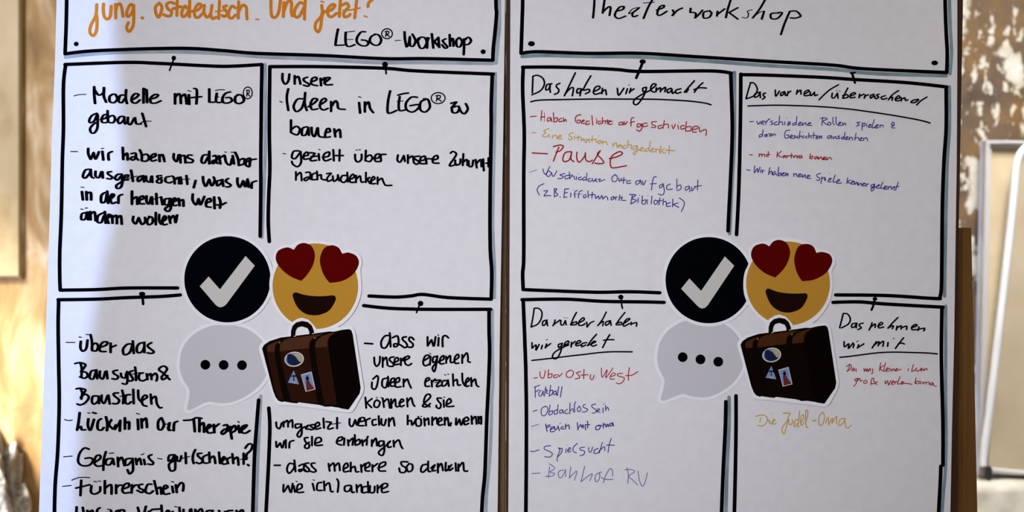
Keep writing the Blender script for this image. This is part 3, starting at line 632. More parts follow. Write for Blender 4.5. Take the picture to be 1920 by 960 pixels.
tr(d, 'black', 2.3, 1.8, L13("""45,105 95,105;215,95 175,90 155,140 175,175 215,130 220,80;220,60 230,160;260,110 300,95 300,135 270,160 260,145 300,140 320,150;345,85 315,90 320,110 350,140 340,160 310,155;400,85 370,90 375,115 410,150 390,165 355,155
520,90 530,155;535,110 565,85 575,155;580,110 610,85 620,150;650,140 690,115 680,85 655,110 655,160 700,155;715,80 715,160;720,130 750,115 760,160 785,160;805,100 810,165;810,120 840,90;845,130 880,110 875,80 845,100 845,150 880,155;905,100 905,160;910,120 950,90;955,130 1015,105 1015,75 970,95 965,150 1020,155
1215,75 1160,75 1165,105 1200,130 1190,165 1150,165 1140,130;1225,95 1205,120 1220,160 1255,145 1255,100 1225,90;1395,95 1345,105 1330,150 1350,165 1390,130;1395,70 1395,150 1415,160;1420,130 1455,100 1430,150 1460,150;1480,90 1480,170;1485,120 1510,90 1525,150;1550,80 1550,155 1600,100;1575,110 1580,150 1610,130;1635,85 1640,155;1660,95 1660,155;1665,120 1700,80 1710,150 1740,155"""))
tr(d, 'black', 2.3, 1.8, L13("""125,275 125,340 165,280 165,280 190,345 205,265;215,285 225,340;~235,245 245,250;240,325 285,300 280,270 250,280 245,340 300,340;380,265 395,325;~385,232 395,238;460,255 425,265 420,320 465,325;480,245 485,325;490,285 525,260 540,330 560,335;595,225 608,260 600,340
710,280 665,290 665,330 700,330 720,290;720,285 725,340 745,340;765,275 770,340;770,305 805,275 810,340;855,290 820,300 820,345 855,340;865,250 870,345;885,285 885,340 920,340 925,290;950,280 950,345;955,310 990,275;985,315 1035,290 1030,265 995,275 990,340 1045,335"""))

# ------------------------------------------------------------------ right sheet
RS = sheet([(958, -160), (957, 0), (956, 300), (955, 640), (953, 960), (952, 1065), (1780, 1065), (1782, 960), (1785, 800), (1789, 640), (1792, 430), (1794, 300), (1795, 130), (1795, 0), (1796, -160)],
           'right white flip chart sheet with a theatre workshop heading and coloured pen notes', 'flip chart sheets')
t = card(RS, [[(982, -150), (980, 0), (979, 40), (977, 100)], [(977, 100), (1010, 97), (1100, 100), (1200, 100), (1300, 106), (1440, 115), (1560, 122), (1620, 129), (1775, 136)],
              [(1770, -150), (1772, 0), (1774, 60), (1776, 100), (1775, 136)], [(982, -150), (1770, -150)]],
         [([(979, 106), (1020, 104), (1100, 106), (1200, 107), (1300, 113), (1440, 123), (1560, 130), (1640, 138), (1774, 142)], 3.4), ([(1778, -140), (1780, 0), (1782, 60), (1784, 100), (1781, 138)], 3.4)], M['teal'])
pin(t, (996.5, 82, 6.6, 5), None, 0); pin(t, (1752.5, 118, 6.4, 4.6), None, 0)

a = card(RS, [[(980, 126), (1050, 126), (1150, 130), (1200, 134), (1330, 133), (1371, 137)], [(981, 126), (980, 170), (983, 250), (982, 330), (982, 480), (980, 512), (981, 543)],
              [(1370, 137), (1373, 240), (1370, 330), (1367, 390), (1365, 433)], [(981, 543), (1030, 545), (1120, 548), (1180, 547), (1237, 549)]],
         [([(1377, 136), (1377, 240), (1375, 300), (1371, 370), (1368, 438)], 3.4)], M['teal'])
pin(a, (1205, 115.5, 6.2, 4.4), [(1205, 117), (1199, 132), (1193, 146)], 2.7)

b = card(RS, [[(1389, 139), (1388, 240), (1385, 360), (1381, 440)], [(1390, 140), (1440, 141), (1540, 145), (1600, 149), (1700, 155), (1775, 163)],
              [(1774, 163), (1774, 240), (1770, 300), (1767, 380), (1766, 480), (1765, 540), (1762, 559)], [(1567, 553), (1660, 554), (1740, 559), (1763, 560)]],
         [([(1780, 163), (1780, 240), (1776, 300), (1774, 380), (1772, 480), (1771, 555)], 3.4)], M['teal'])
pin(b, None, [(1598, 139), (1603, 155)], 2.4, [([(1595, 137), (1603, 136.5)], 1.8)])

c = card(RS, [[(979, 562), (1060, 561), (1130, 565), (1200, 566), (1245, 567)], [(981, 562), (984, 640), (986, 700), (987, 800), (986, 960), (984, 1050)],
              [(1361, 753), (1360, 800), (1356, 880), (1353, 960), (1350, 1050)], [(984, 1050), (1350, 1050)]],
         [([(1367, 745), (1367, 800), (1363, 880), (1361, 960), (1358, 1045)], 3.4)], M['teal'])
pin(c, (1164, 557, 5.2, 4.6), [(1165, 560), (1165.5, 570), (1167, 578)], 1.7)

d = card(RS, [[(1380, 742), (1380, 800), (1379, 870), (1377, 960), (1375, 1050)], [(1562, 567), (1610, 566), (1660, 570), (1768, 576)],
              [(1766, 577), (1765, 660), (1766, 720), (1768, 800), (1768, 872)], [(1764, 874), (1763, 905), (1760, 960), (1757, 1050)], [(1375, 1050), (1757, 1050)]],
         [([(1773, 574), (1773, 660), (1773, 760), (1774, 830), (1772, 890), (1767, 950), (1763, 1045)], 3.2)], M['teal'])
pin(d, (1640.5, 560.5, 4.6, 3.8), [(1639, 565), (1637, 574), (1634, 581)], 2.2)

# handwriting of the right sheet
tr(t, 'black', 2.5, 1.5, [(1090, 0, 4.465, """110,-60 108,40 98,150;~20,-62 180,-70;200,-40 178,110;180,100 225,60 245,65 235,130;290,95 345,80 355,55 315,65 280,125 310,155 370,135;~490,62 430,75 395,115 425,105;480,70 430,110 435,140 470,130;600,-10 560,60 520,155;~520,25 610,20;630,85 685,65 690,45 655,60 635,115 660,128 715,95;765,85 775,110 760,130;765,130 800,90 845,68
915,70 910,105 910,105 955,110 955,150;950,150 985,120 1015,85;1075,90 1025,105 1025,150 1070,145 1090,110 1070,92;1140,95 1135,135;1140,120 1200,75;1250,0 1225,80 1210,148;1310,65 1235,105 1235,105 1310,160;~1430,82 1390,95 1400,120 1385,150 1345,145;1540,-5 1490,80 1435,150;~1440,140 1500,100 1530,95;1530,95 1510,160;1650,110 1590,115 1590,155 1640,155 1680,110 1650,105;1745,95 1700,200 1670,290;1750,95 1800,95 1835,135 1790,152 1750,150""")], 'heading')
R7 = lambda s: [(985, 130, 5.333, s)]
tr(a, 'black', 1.9, 1.6, R7("""75,75 70,235;75,70 120,60 175,90 190,150 150,215 65,255;265,145 215,155 205,205 235,195 250,150 245,190 250,230;345,140 315,155 310,175 335,205 325,235 290,250;500,35 450,140 390,265;395,250 450,190 480,190 470,265;575,200 525,195 515,235 545,230 560,200 545,265;655,65 610,140 575,210;590,210 635,200 640,225 600,245
680,225 740,195 740,170 700,180 680,230 700,250 755,235;770,190 765,245;770,225 800,205 810,255;920,190 925,245 940,255 985,190;1020,195 1005,245;~1035,155 1042,160;1055,190 1040,235;1045,225 1085,195
1210,180 1175,190 1180,225 1205,210 1210,180;1205,210 1175,280 1120,350 1085,345 1090,305 1160,255 1250,210;1240,215 1305,160 1285,145 1260,165 1255,210 1290,230;1310,185 1305,225;1310,210 1350,185 1350,225;1355,210 1400,180 1395,225;1455,190 1420,205 1425,235 1455,220 1465,195 1470,240 1490,230;1555,195 1505,210 1510,240 1555,230;1690,115 1640,170 1590,230;1595,220 1630,195 1610,230;1775,135 1730,175 1690,230;1685,205 1740,185 1810,188
55,325 150,308 400,302 700,297 1000,298 1300,300 1600,315 1780,335 1855,355"""), 'heading')
R8 = lambda s: [(985, 200, 5.333, s)]
tr(a, 'red', 1.2, 1.2, R8("""50,100 110,95;165,40 155,140;~190,60 190,150;155,105 195,100;255,110 225,115 220,145 250,135 255,110 265,150;280,60 285,150;290,120 320,110 315,145 285,155;365,115 335,130 340,150 370,145;380,110 385,150 400,125 410,150;555,80 510,95 500,140 530,165 550,150 545,135 515,140;560,155 590,140 575,135 560,165 600,170;640,145 610,150 610,180 645,170;665,90 675,185
715,130 712,170;~705,112 715,118;755,145 730,150 735,175 760,165;770,110 770,170;775,150 800,140 800,170;820,130 825,175;810,145 850,140;870,145 835,155 840,178 870,172;970,155 940,160 940,185 970,175 975,155 980,185;990,150 995,180 1020,150;1085,110 1060,120 1055,195;1050,160 1090,150
1150,175 1120,175 1120,205 1150,195 1160,170 1165,215 1140,245 1110,230;1220,165 1180,170 1180,200 1225,190;1310,150 1265,155 1270,180 1300,190 1295,210 1260,205;1365,185 1330,195 1335,220 1375,205;1390,140 1375,220;1380,185 1425,175 1430,215;1465,185 1480,220 1500,175;1525,185 1530,225;~1530,155 1535,160;1590,190 1555,195 1560,225 1595,215;1610,150 1600,240;1605,205 1655,200 1650,240 1605,245;1670,230 1720,220 1720,195 1680,205 1670,250 1710,255;1740,205 1745,250 1790,230 1810,240 1805,290"""), lab='red handwritten line')
tr(a, 'yellow', 1.15, 1.15, R8("""65,262 105,260;240,218 185,240 205,260 170,290 195,305 225,290;235,275 240,310;~255,235 262,240;270,290 270,315;270,300 305,285 315,320;325,310 360,295 345,285 325,320 370,320;480,260 440,275 445,295 470,315 445,335 430,320;490,295 495,325;~500,270 505,275;530,290 525,335;510,310 555,305;560,315 560,340 585,320 585,340;640,325 600,335 605,360 635,330 645,360
670,290 665,350;655,330 700,325;705,325 710,360;~730,290 738,295;750,335 725,350 740,370 760,345;770,345 770,375;775,360 800,350 820,380;875,365 875,400;880,385 910,360 915,400;950,380 920,395 930,410 955,385 965,415;1000,385 975,400 985,420 1010,410;1030,335 1020,410;1025,390 1055,380 1060,425
1120,390 1080,400 1080,430 1110,415 1120,390 1115,450 1085,480 1085,455 1140,430;1140,435 1180,415 1160,410 1145,440 1180,440;1230,415 1195,430 1200,450 1235,435;1250,345 1235,440;1245,440 1285,425 1270,415 1255,450 1290,450;1305,420 1305,455;1310,435 1335,425 1345,465;1355,395 1350,465;1390,420 1365,440 1385,465 1400,460;1440,390 1435,475;1405,435 1490,440"""), lab='ochre yellow handwritten line')
tr(a, 'red', 1.6, 1.5, R8("""70,463 220,472;335,405 280,545;280,400 340,385 380,395 350,440 305,455;460,450 400,460 375,520 390,550 440,530 465,450 455,520 485,550;515,455 515,520 540,555 590,500 600,460;600,460 605,530 640,550 670,535;750,440 700,520 670,570;750,440 720,475 760,520 785,560 750,570 695,565;840,520 920,500 970,470 940,450 870,490 850,540 855,600 890,612 1010,590"""), lab='red handwritten word')
R9 = lambda s: [(985, 300, 5.333, s)]
tr(a, 'violet', 1.1, 1.1, R9("""~40,125 115,98;175,90 200,145 245,65;225,115 210,150 235,165 260,130 235,110;260,125 280,165 315,110;395,135 345,150 380,165 360,185 325,185;430,150 395,165 405,190 440,175;440,120 445,190;410,155 470,150;450,175 480,160 495,195;510,165 510,195;~525,135 532,140;560,170 530,180 540,200 570,190;600,170 575,185 580,205 610,190;615,130 610,205;650,185 625,195 635,215 665,205;670,185 680,215 710,185 700,210 720,215;725,195 750,190 740,215 795,195
895,150 865,175 875,215 915,205 915,160 890,145;935,180 940,215 965,185;985,175 980,235;960,205 1010,200;1050,205 1015,215 1020,235 1055,230;1140,205 1105,215 1110,245 1140,230 1150,200 1160,245;1170,210 1180,250 1205,205;1310,170 1280,180 1260,300;1250,240 1310,235
1370,240 1340,260 1350,280 1380,250 1375,240 1390,310 1370,350 1330,340;1450,240 1415,260 1420,295 1470,290;1515,190 1515,290;1515,265 1550,250 1555,290 1515,305;1635,260 1600,275 1605,305 1635,280 1640,260 1645,320;1665,270 1665,310 1700,270;1725,200 1720,300;1690,265 1760,258"""), lab='violet handwritten line')
tr(a, 'violet', 1.15, 1.15, R9("""185,238 140,260 118,300 140,350;185,310 225,305 225,305 185,360 185,360 240,355;250,355 254,358;290,285 290,365;290,290 315,290 300,320 325,345 295,368;345,370 350,372;395,290 385,375;395,290 435,288;395,330 420,325;385,375 415,370;455,330 452,370;~475,295 480,300;520,305 495,320 495,375;~480,345 520,335;570,305 540,320 530,380;~520,345 570,340;605,345 580,360 590,380 615,360;625,310 630,375;670,320 665,380;640,350 695,345;700,355 705,385 730,360 740,390 765,355;770,365 775,390 800,365 820,375 825,400
885,365 860,375 860,400 885,385 885,365;885,380 920,370 900,375 905,400;945,350 935,405;950,380 970,370 960,400 1005,405;1070,345 1055,435;1040,345 1105,350 1065,385 1110,405 1055,440;1130,380 1125,425;~1140,350 1145,355;1170,360 1165,430;1165,410 1205,400 1195,440 1165,435;1220,395 1218,440;~1222,355 1228,360;1265,360 1258,440;1300,400 1285,420 1300,445 1325,420 1300,400
1345,380 1335,450;1320,410 1365,405;1380,390 1375,450;1380,420 1405,415 1410,450;1450,425 1415,440 1415,465 1450,460;1475,390 1470,470;1525,430 1475,445 1475,445 1535,475;1540,380 1585,415 1585,460 1560,515"""), lab='violet handwritten line')
tr(b, 'black', 1.8, 1.5, [(1390, 140, 5.189, """90,80 65,160 45,235;85,78 125,85 155,140 130,200 50,235;185,170 135,185 130,220 165,205 180,175 185,225;235,180 215,185 215,205 230,220 205,240;330,150 335,210 370,160;420,165 385,180 385,205 410,190 420,165 430,205;455,165 445,205;450,185 480,160;545,150 535,190;545,175 575,150 580,190;610,190 655,165 650,150 615,170 615,205 660,200;670,170 675,205 710,175;710,170 715,205 740,195;945,98 850,155 755,245
885,180 880,220 905,225 935,180;935,180 940,230;~928,155 932,158;~955,158 960,161;1035,130 985,230;985,205 1030,195 1035,220 990,230;1055,210 1105,190 1100,175 1065,190 1060,225 1105,220;1150,190 1145,225;1150,210 1190,190;1205,195 1195,230;1205,210 1235,195;1290,190 1255,205 1260,230 1290,205 1300,230;1340,190 1315,200 1335,220 1310,235;1400,205 1360,220 1375,240 1415,230;1530,155 1470,195 1430,245;1435,235 1470,220 1465,250;1495,240 1540,225 1530,205 1500,230 1505,255 1545,250;1555,225 1555,255;1560,240 1590,225 1595,250 1620,245
1720,240 1670,250 1650,270 1690,270 1725,245;1805,218 1745,255 1705,295;65,305 200,300 400,298 700,308 1000,330 1250,362 1500,400 1720,440 1835,470""")], 'heading')
R3 = lambda s: [(1390, 210, 6, s)]
tr(b, 'violet', 1.1, 1.1, R3("""95,110 135,107;175,105 190,140 215,105;220,125 260,110 240,100 220,130 255,140;275,105 275,140;275,120 310,80 320,85;350,100 330,110 355,130 330,145;400,110 370,125 375,145 410,140;430,45 420,145;425,120 455,110 465,145;490,110 485,145;~505,65 510,70;520,135 550,120 535,110 520,150 555,135;610,120 580,130 580,150 610,140;625,50 615,145;640,135 675,125 660,115 640,150 680,145;690,120 690,150 720,120 730,150;745,140 780,125 765,120 745,150 795,150
915,60 905,150;890,75 935,65 965,80 920,105 965,145;985,115 970,135 990,150 1010,130 985,112;1030,60 1030,120 1045,145;1065,55 1065,125 1080,145;1090,140 1120,120 1105,115 1090,150 1125,150;1140,120 1140,150 1165,125 1175,150;1335,115 1300,120 1325,145 1290,160;1360,120 1355,205;1360,140 1390,125 1385,155 1355,160;1410,135 1410,165;~1420,110 1425,114;1430,160 1460,145 1445,140 1430,175 1465,165;1495,85 1470,175 1500,170;1505,170 1540,150 1520,145 1505,180 1540,175;1560,145 1560,175;1565,150 1590,150 1595,170;1720,150 1690,150 1700,115 1720,130 1690,175 1725,180"""), lab='violet handwritten line')
tr(b, 'violet', 1.1, 1.1, R3("""240,245 205,260 205,285 240,265;245,200 235,275;280,250 260,265 275,280 285,250 295,275;305,245 335,250 315,270 340,270;345,245 350,265 370,245 385,265;545,205 500,215 485,270 500,295 530,285 530,260 505,260;545,285 575,270 560,260 545,290 575,295;605,265 590,270 610,285 585,298;640,270 620,285 645,295;660,215 650,295;655,280 680,270 685,295;700,265 700,295;~690,225 694,229;740,270 720,285 740,295;760,235 755,295;755,280 780,265 785,295;815,230 810,295;795,265 840,262;840,290 865,275 850,270 840,300 870,295;880,270 880,295 900,268 905,300
1005,265 970,275 975,300 1005,280 1010,265 1015,300;1030,275 1035,300 1060,275 1065,300;1105,270 1085,275 1105,295 1075,300;1150,280 1125,290 1135,305 1155,290;1165,230 1155,305;1170,300 1200,285 1185,280 1170,310 1205,305;1215,285 1215,315;1220,290 1245,285 1250,315;1290,240 1275,315;1280,300 1310,285 1325,315;1330,310 1360,295 1345,290 1330,320 1365,320;1375,295 1375,320;1380,300 1410,290 1420,325"""), lab='violet handwritten line')
tr(b, 'red', 1.15, 1.15, R3("""95,482 125,482;200,470 200,505;205,485 225,470 230,500;235,485 260,475 265,505;285,475 285,505;~280,445 284,449;305,445 300,505;285,480 320,478;405,450 400,510;450,440 405,485 405,485 450,510;490,490 465,500 475,515 495,490 500,515;515,490 515,515;515,500 540,490;565,465 560,520;545,495 580,490;590,495 590,515 610,490 625,495;625,490 630,520 650,490 655,520;680,490 665,495 685,510 660,520
775,470 770,525;770,510 800,495 800,520 770,525;850,500 825,510 830,530 855,510 860,530;865,505 870,530 895,505 905,530;915,530 945,515 930,508 915,535 950,535;960,510 960,540 995,510 1015,535"""), lab='red handwritten line')
tr(b, 'violet', 1.15, 1.15, R3("""60,650 100,657;150,605 145,685 180,635 185,680 210,620;220,650 215,680;~222,628 226,631;235,655 235,685;235,670 255,655;320,625 305,705;310,690 340,665 345,705;385,670 355,685 360,710 385,690 395,712;420,620 410,715;415,700 445,685 440,712 410,718;455,700 485,690 470,685 455,715 490,715;500,685 500,715 520,690 525,720
590,690 590,725;595,705 620,695 625,725;640,715 670,705 655,695 640,730 675,725;685,705 690,735 715,705 720,740;735,735 770,720 750,710 735,745 780,745;890,690 850,705 855,730 880,745 870,770 845,765;905,730 895,805;900,755 935,735 935,765;945,745 945,775;~985,688 989,691;975,770 1010,755 995,745 975,785 1010,785;1055,710 1030,785 1060,785;1070,785 1105,770 1090,760 1070,800 1125,798
1195,740 1185,805;1230,765 1195,785 1225,805;1235,795 1265,785 1250,775 1235,810 1265,810;1275,785 1275,815 1300,790 1305,820;1315,795 1315,825 1345,800 1350,825;1360,820 1390,805 1375,800 1360,830 1395,830;1405,805 1405,835;1405,820 1430,808;1495,810 1460,825 1465,850 1490,830 1500,810 1490,870 1465,890 1460,865 1515,840;1520,840 1555,825 1540,820 1520,855 1560,855;1590,790 1565,855 1600,855;1605,860 1635,840 1615,835 1605,870 1640,865;1650,840 1650,870;1650,855 1680,835 1690,870 1715,840 1720,880;1765,790 1735,880;1715,845 1770,835"""), lab='violet handwritten line')
R4 = lambda s: [(985, 575, 6, s)]
tr(c, 'black', 1.7, 1.5, R4("""100,20 85,120 65,230;100,18 150,20 185,60 180,130 140,195 75,225;245,150 200,165 195,210 225,200 240,155 250,215;335,150 325,185 310,215;315,205 390,150;400,155 400,200 425,205 450,155;450,155 460,205;~437,122 441,125;~464,125 468,128;575,65 540,130 510,205;515,190 575,170 570,200 520,205;595,185 660,150 650,125 610,160 600,205 640,210 670,190;690,175 695,230;695,230 730,185 770,165;910,60 870,140 815,215;820,205 875,165 870,215;945,160 905,175 905,210 940,190 955,155 965,210;1120,65 1060,140 1020,200;1040,185 1080,175 1080,200 1030,205;1100,195 1175,140 1140,140 1105,190 1110,220 1170,190;1190,175 1190,205;1195,195 1250,180 1250,220"""), 'heading')
tr(c, 'black', 1.8, 1.5, R4("""75,405 75,470 75,470 120,430 120,490 155,425;190,435 180,475;~235,375 250,368;240,420 225,465;230,455 285,415;410,415 375,425 375,460 405,440 415,410;410,420 400,500 360,575 320,585 305,555 340,505 440,450;430,440 485,410 480,385 445,410 440,445 490,430;520,400 515,455;520,425 560,390;565,425 620,400 605,380 570,410 575,440 620,430;690,405 640,415 635,450 680,430;800,310 740,380 700,440;720,430 790,395 770,390 740,420 760,445 800,430;950,315 910,380 870,460;880,378 930,372 995,373
75,605 300,580 500,555 660,538 850,515 1000,507 1200,508"""), 'heading')
tr(c, 'red', 1.1, 1.1, R4("""95,805 135,798;165,730 170,790 205,800 225,720;~172,690 175,692;~208,707 211,709;260,710 255,800;260,765 300,755 290,795 258,800;355,765 320,775 325,800 360,790;370,765 380,785 415,750;500,720 465,740 465,785 510,795 540,755 530,720 495,715;620,730 575,745 600,770 610,800 560,812;660,705 655,810;625,770 705,765;735,765 730,805 755,820 775,770;~793,800 797,803;855,690 865,795 920,710 905,800 985,690;960,785 1010,770 1000,745 965,765 955,810 1000,815
1095,750 1040,755 1045,780 1110,800 1100,840 1060,868 1025,858;1170,685 1160,760 1160,830;1130,775 1200,770 1265,730"""), lab='red handwritten line')
R5 = lambda s: [(985, 710, 8, s)]
tr(c, 'violet', 1.1, 1.1, R5("""145,120 150,280;135,130 215,98;150,200 205,165;235,175 205,205 205,250 235,260 265,190;265,180 270,250;305,120 285,265;310,150 325,190 330,170 310,210 335,220;380,100 355,260;365,190 410,170 405,225 360,260;455,185 420,205 425,240 460,220;500,120 480,250;460,180 470,250;550,120 525,275"""), lab='violet handwritten word')
tr(c, 'violet', 1.05, 1.05, R5("""115,492 175,470;300,415 245,450 240,530 285,558 330,500 335,440 300,410;370,395 350,540;355,500 410,480 400,530 355,545;480,465 435,485 440,535 485,515;490,390 480,520;550,465 515,480 520,520 555,500 560,465 575,525;630,460 595,490 605,525 645,515;670,365 665,530;665,490 710,450 720,500;755,345 735,400 740,500;810,415 780,450 795,495 835,465 810,410;900,385 870,400 875,430 935,460 905,495 855,500
1055,380 1000,395 1005,430 1060,470 1045,510 1005,515;1070,490 1115,465 1090,450 1075,495 1120,500;1165,440 1165,510;~1170,390 1185,365;1205,400 1205,480;1205,460 1235,430 1250,475"""), lab='violet handwritten line')
tr(c, 'violet', 1.25, 1.2, R5("""~92,717 198,685;305,680 325,790;320,710 370,690;325,730 375,715;375,765 430,735 410,720 380,750 380,795 435,790;440,720 445,770 480,745 490,710;490,710 510,780;~515,680 530,660;570,715 535,735 545,755 580,750;605,680 600,755;605,720 650,695 660,755;780,660 790,770;795,740 830,690 845,730 865,690 870,740;895,700 905,770;~905,640 910,645;935,635 935,740;900,690 965,690
1085,700 1055,730 1065,765 1110,755 1125,700 1085,705 1150,705;1170,670 1170,740;1170,705 1195,680 1215,725 1235,680 1250,720;1300,665 1265,680 1275,710 1305,690 1305,655 1325,710"""), lab='violet handwritten line')
R6 = lambda s: [(985, 820, 8, s)]
tr(c, 'violet', 1.05, 1.05, R6("""80,207 130,210 205,187;380,125 300,135 285,175 370,215 405,250 370,295 290,290;495,155 520,180 480,300 480,360;500,175 550,165 540,230 490,290;610,175 605,230;~625,112 630,117;640,200 680,170 660,155 635,195 645,220 685,205;780,90 720,150 720,205 765,235;890,145 820,160 830,190 890,210 870,260 820,275;950,150 955,210 985,215 1010,145;1090,165 1035,195 1035,240 1090,235 1115,190;1155,75 1110,230;1115,195 1185,140 1190,200;1290,15 1260,100 1240,225;1220,115 1270,115 1335,120"""), lab='violet handwritten line')
tr(c, 'pale_violet', 1.0, 1.0, R6("""95,543 220,537;365,440 345,605;360,395 430,445 430,480 370,520 440,545 400,580 300,585;580,490 505,510 500,590 545,600 600,500;605,480 605,590;680,445 660,610;660,610 770,505 735,645;890,435 835,665;835,665 1000,545 965,650;1140,520 1060,560 1045,640 1075,665 1115,600 1110,530;1305,580 1305,500 1270,470 1210,560 1170,680;1145,600 1200,630 1310,632
1525,455 1545,560 1535,690;1490,490 1560,480 1640,510 1550,585 1600,630 1685,715;1690,505 1710,640 1750,730 1790,690 1830,535"""), lab='thin faded violet handwritten line')
R77 = lambda s: [(1560, 580, 6.195, s)]
tr(d, 'black', 1.8, 1.5, R77("""130,50 110,130 88,215;130,48 180,55 212,110 190,170 110,215;290,160 235,170 230,210 265,200 285,160 280,215;360,160 325,170 315,190 340,215 300,235;465,155 450,200 430,240;450,205 500,170 500,210;530,195 585,170 570,150 540,180 545,215 600,205;765,95 700,160 650,220;650,215 710,190 700,225;755,195 745,240;750,220 800,190 800,230;805,215 865,195 865,235;920,215 985,190 970,175 930,200 930,235 985,235;1010,205 1000,245;1010,230 1075,220 1065,250"""), 'heading')
tr(d, 'black', 1.8, 1.5, R77("""140,375 145,435 195,400 190,455 245,390;255,405 245,445;~285,375 305,365;310,410 295,450;300,445 370,400;515,375 490,410 465,450;485,420 545,375 535,425;540,410 595,370 590,430;650,385 645,430;~710,335 722,340;830,330 775,400 735,455;770,400 810,392 840,403
90,557 200,547 400,520 550,503 700,497 900,500 1100,507 1220,518"""), 'heading')
tr(d, 'red', 1.05, 1.05, R77("""205,650 180,720;165,665 205,640 225,660 205,700 170,718;255,680 230,695 240,715 260,690 262,715;280,690 280,722;370,685 375,720 395,690 400,720;410,690 420,722 440,685 445,715;470,690 470,740 455,742;565,620 550,715;600,650 560,685 590,715;620,620 600,710 620,715;625,705 655,690 640,680 625,715 655,715;670,685 672,715;~684,655 688,658;690,690 695,715 720,690 730,715;735,705 760,692 750,688 740,715 770,705 800,695
885,690 883,712;~888,645 892,650;945,640 925,715 930,720 965,705;985,680 970,700 990,720 1010,705;1020,705 1050,690 1035,685 1025,712 1060,705;1070,690 1070,710 1095,685 1105,705"""), lab='red handwritten line')
tr(d, 'red', 1.05, 1.05, R77("""295,800 265,815 275,835 300,815;300,800 280,860 250,895;300,825 320,800 330,835 350,820;390,825 365,840 375,860 405,850 400,825;450,880 460,810 485,800 480,830 495,840 490,865 460,862;510,850 530,840 505,860 520,875;615,830 620,865 645,830 655,880 680,830;690,860 715,840 700,830 690,870 715,868;725,835 730,865;730,850 755,835;790,780 760,860 790,865;800,860 830,845 810,840 805,870 835,860 880,862 925,870
975,795 960,865;1000,830 965,850 995,868;1020,835 1005,850 1025,865 1035,845 1015,835;~1018,805 1022,808;1055,845 1055,868;1060,855 1085,845 1090,870;1100,850 1125,845 1130,875;1165,850 1140,865 1160,880 1175,855 1180,880 1210,895"""), lab='red handwritten line')
tr(d, 'yellow', 1.15, 1.15, [(1400, 760, 8.727, """230,205 215,275;145,180 240,160 310,175 340,225 310,300 250,340 185,325;330,250 350,240 380,290;~385,138 400,142;370,245 385,300 410,300;415,285 460,240 440,230 420,270 440,310 485,290;595,128 705,132 680,190 650,340 615,465 580,430 585,360 650,270 680,240;690,230 690,300 720,315 755,270 740,230;840,230 790,250 775,330 795,345 835,290;865,90 850,250 835,340 860,345;880,290 930,210 920,150 890,190 880,280 900,325 940,280;970,260 1000,150 995,90 965,90 965,250 975,350 1005,355
1075,243 1100,258 1140,235;1240,115 1190,170 1180,300 1210,330 1255,280 1275,180 1245,112;1290,290 1335,195 1340,325;1340,320 1400,210 1395,290;1400,290 1470,180 1465,300;1600,210 1530,230 1500,310 1530,330 1590,270 1610,210;1605,220 1620,340 1660,370 1710,325""")], lab='ochre yellow handwritten line')

# ------------------------------------------------------------------ cut-out pictures glued on the sheets
M['ink_black'] = mat('printed_black', (0.0008, 0.0018, 0.003), 0.9, 0.0)
M['tick'] = mat('printed_pale_grey', (0.62, 0.62, 0.59), 0.9, 0.0)
M['gold'] = mat('printed_yellow', (0.53, 0.272, 0.034), 0.9, 0.0)
M['heart'] = mat('printed_dark_red', (0.10, 0.0018, 0.0014), 0.9, 0.0)
M['mouth'] = mat('printed_dark_brown', (0.012, 0.004, 0.003), 0.9, 0.0)
M['bubble'] = mat('printed_grey', (0.62, 0.615, 0.66), 0.85, 0.1)
T = 0.0003
def layer(n): return D - 0.0003 - 0.0009 * n
def picture(name, outline, lev, label, cat, group, smooth=False):
    """white card with the printed picture on it"""
    y = layer(lev)
    o = slab(name, outline, y - T, y, M['card'], None, smooth)
    return tag(o, label, cat, group), y - T
def printed(name, pts, y, m, par, smooth=False, k=1, label=None):
    o = slab(name, pts, y - 0.00008 * k, y - 0.00008 * (k - 1) - 0.00001, m, par, smooth)
    if label: o['label'] = label
    return o

def tick_sign(cx, cy, r, tick, label, bite=None):
    o, y = picture('check_mark_cutout', ring(cx, cy, r + 6), 2, label, 'paper cut-out', 'check mark cut-outs')
    printed('printed_disc', ring(cx, cy, r), y, M['ink_black'], o)
    printed('check_mark', tick, y, M['tick'], o, k=2)
def cr(ox, oy, sc, pts): return [(ox + a / sc, oy + b / sc) for a, b in pts]
tick_sign(427, 523.6, 80.8, cr(320, 420, 4.8, [(265, 560), (345, 473), (447, 588), (677, 288), (760, 375), (505, 720), (482, 740), (450, 750), (425, 741), (405, 724)]),
          'round black paper cut-out with a pale check mark glued on the left sheet')
tick_sign(1328.3, 525.3, 80.8, cr(1220, 420, 4.8, [(272, 582), (347, 490), (452, 602), (665, 292), (750, 375), (512, 730), (490, 752), (462, 760), (437, 752), (418, 735)]),
          'round black paper cut-out with a pale check mark glued on the right sheet')

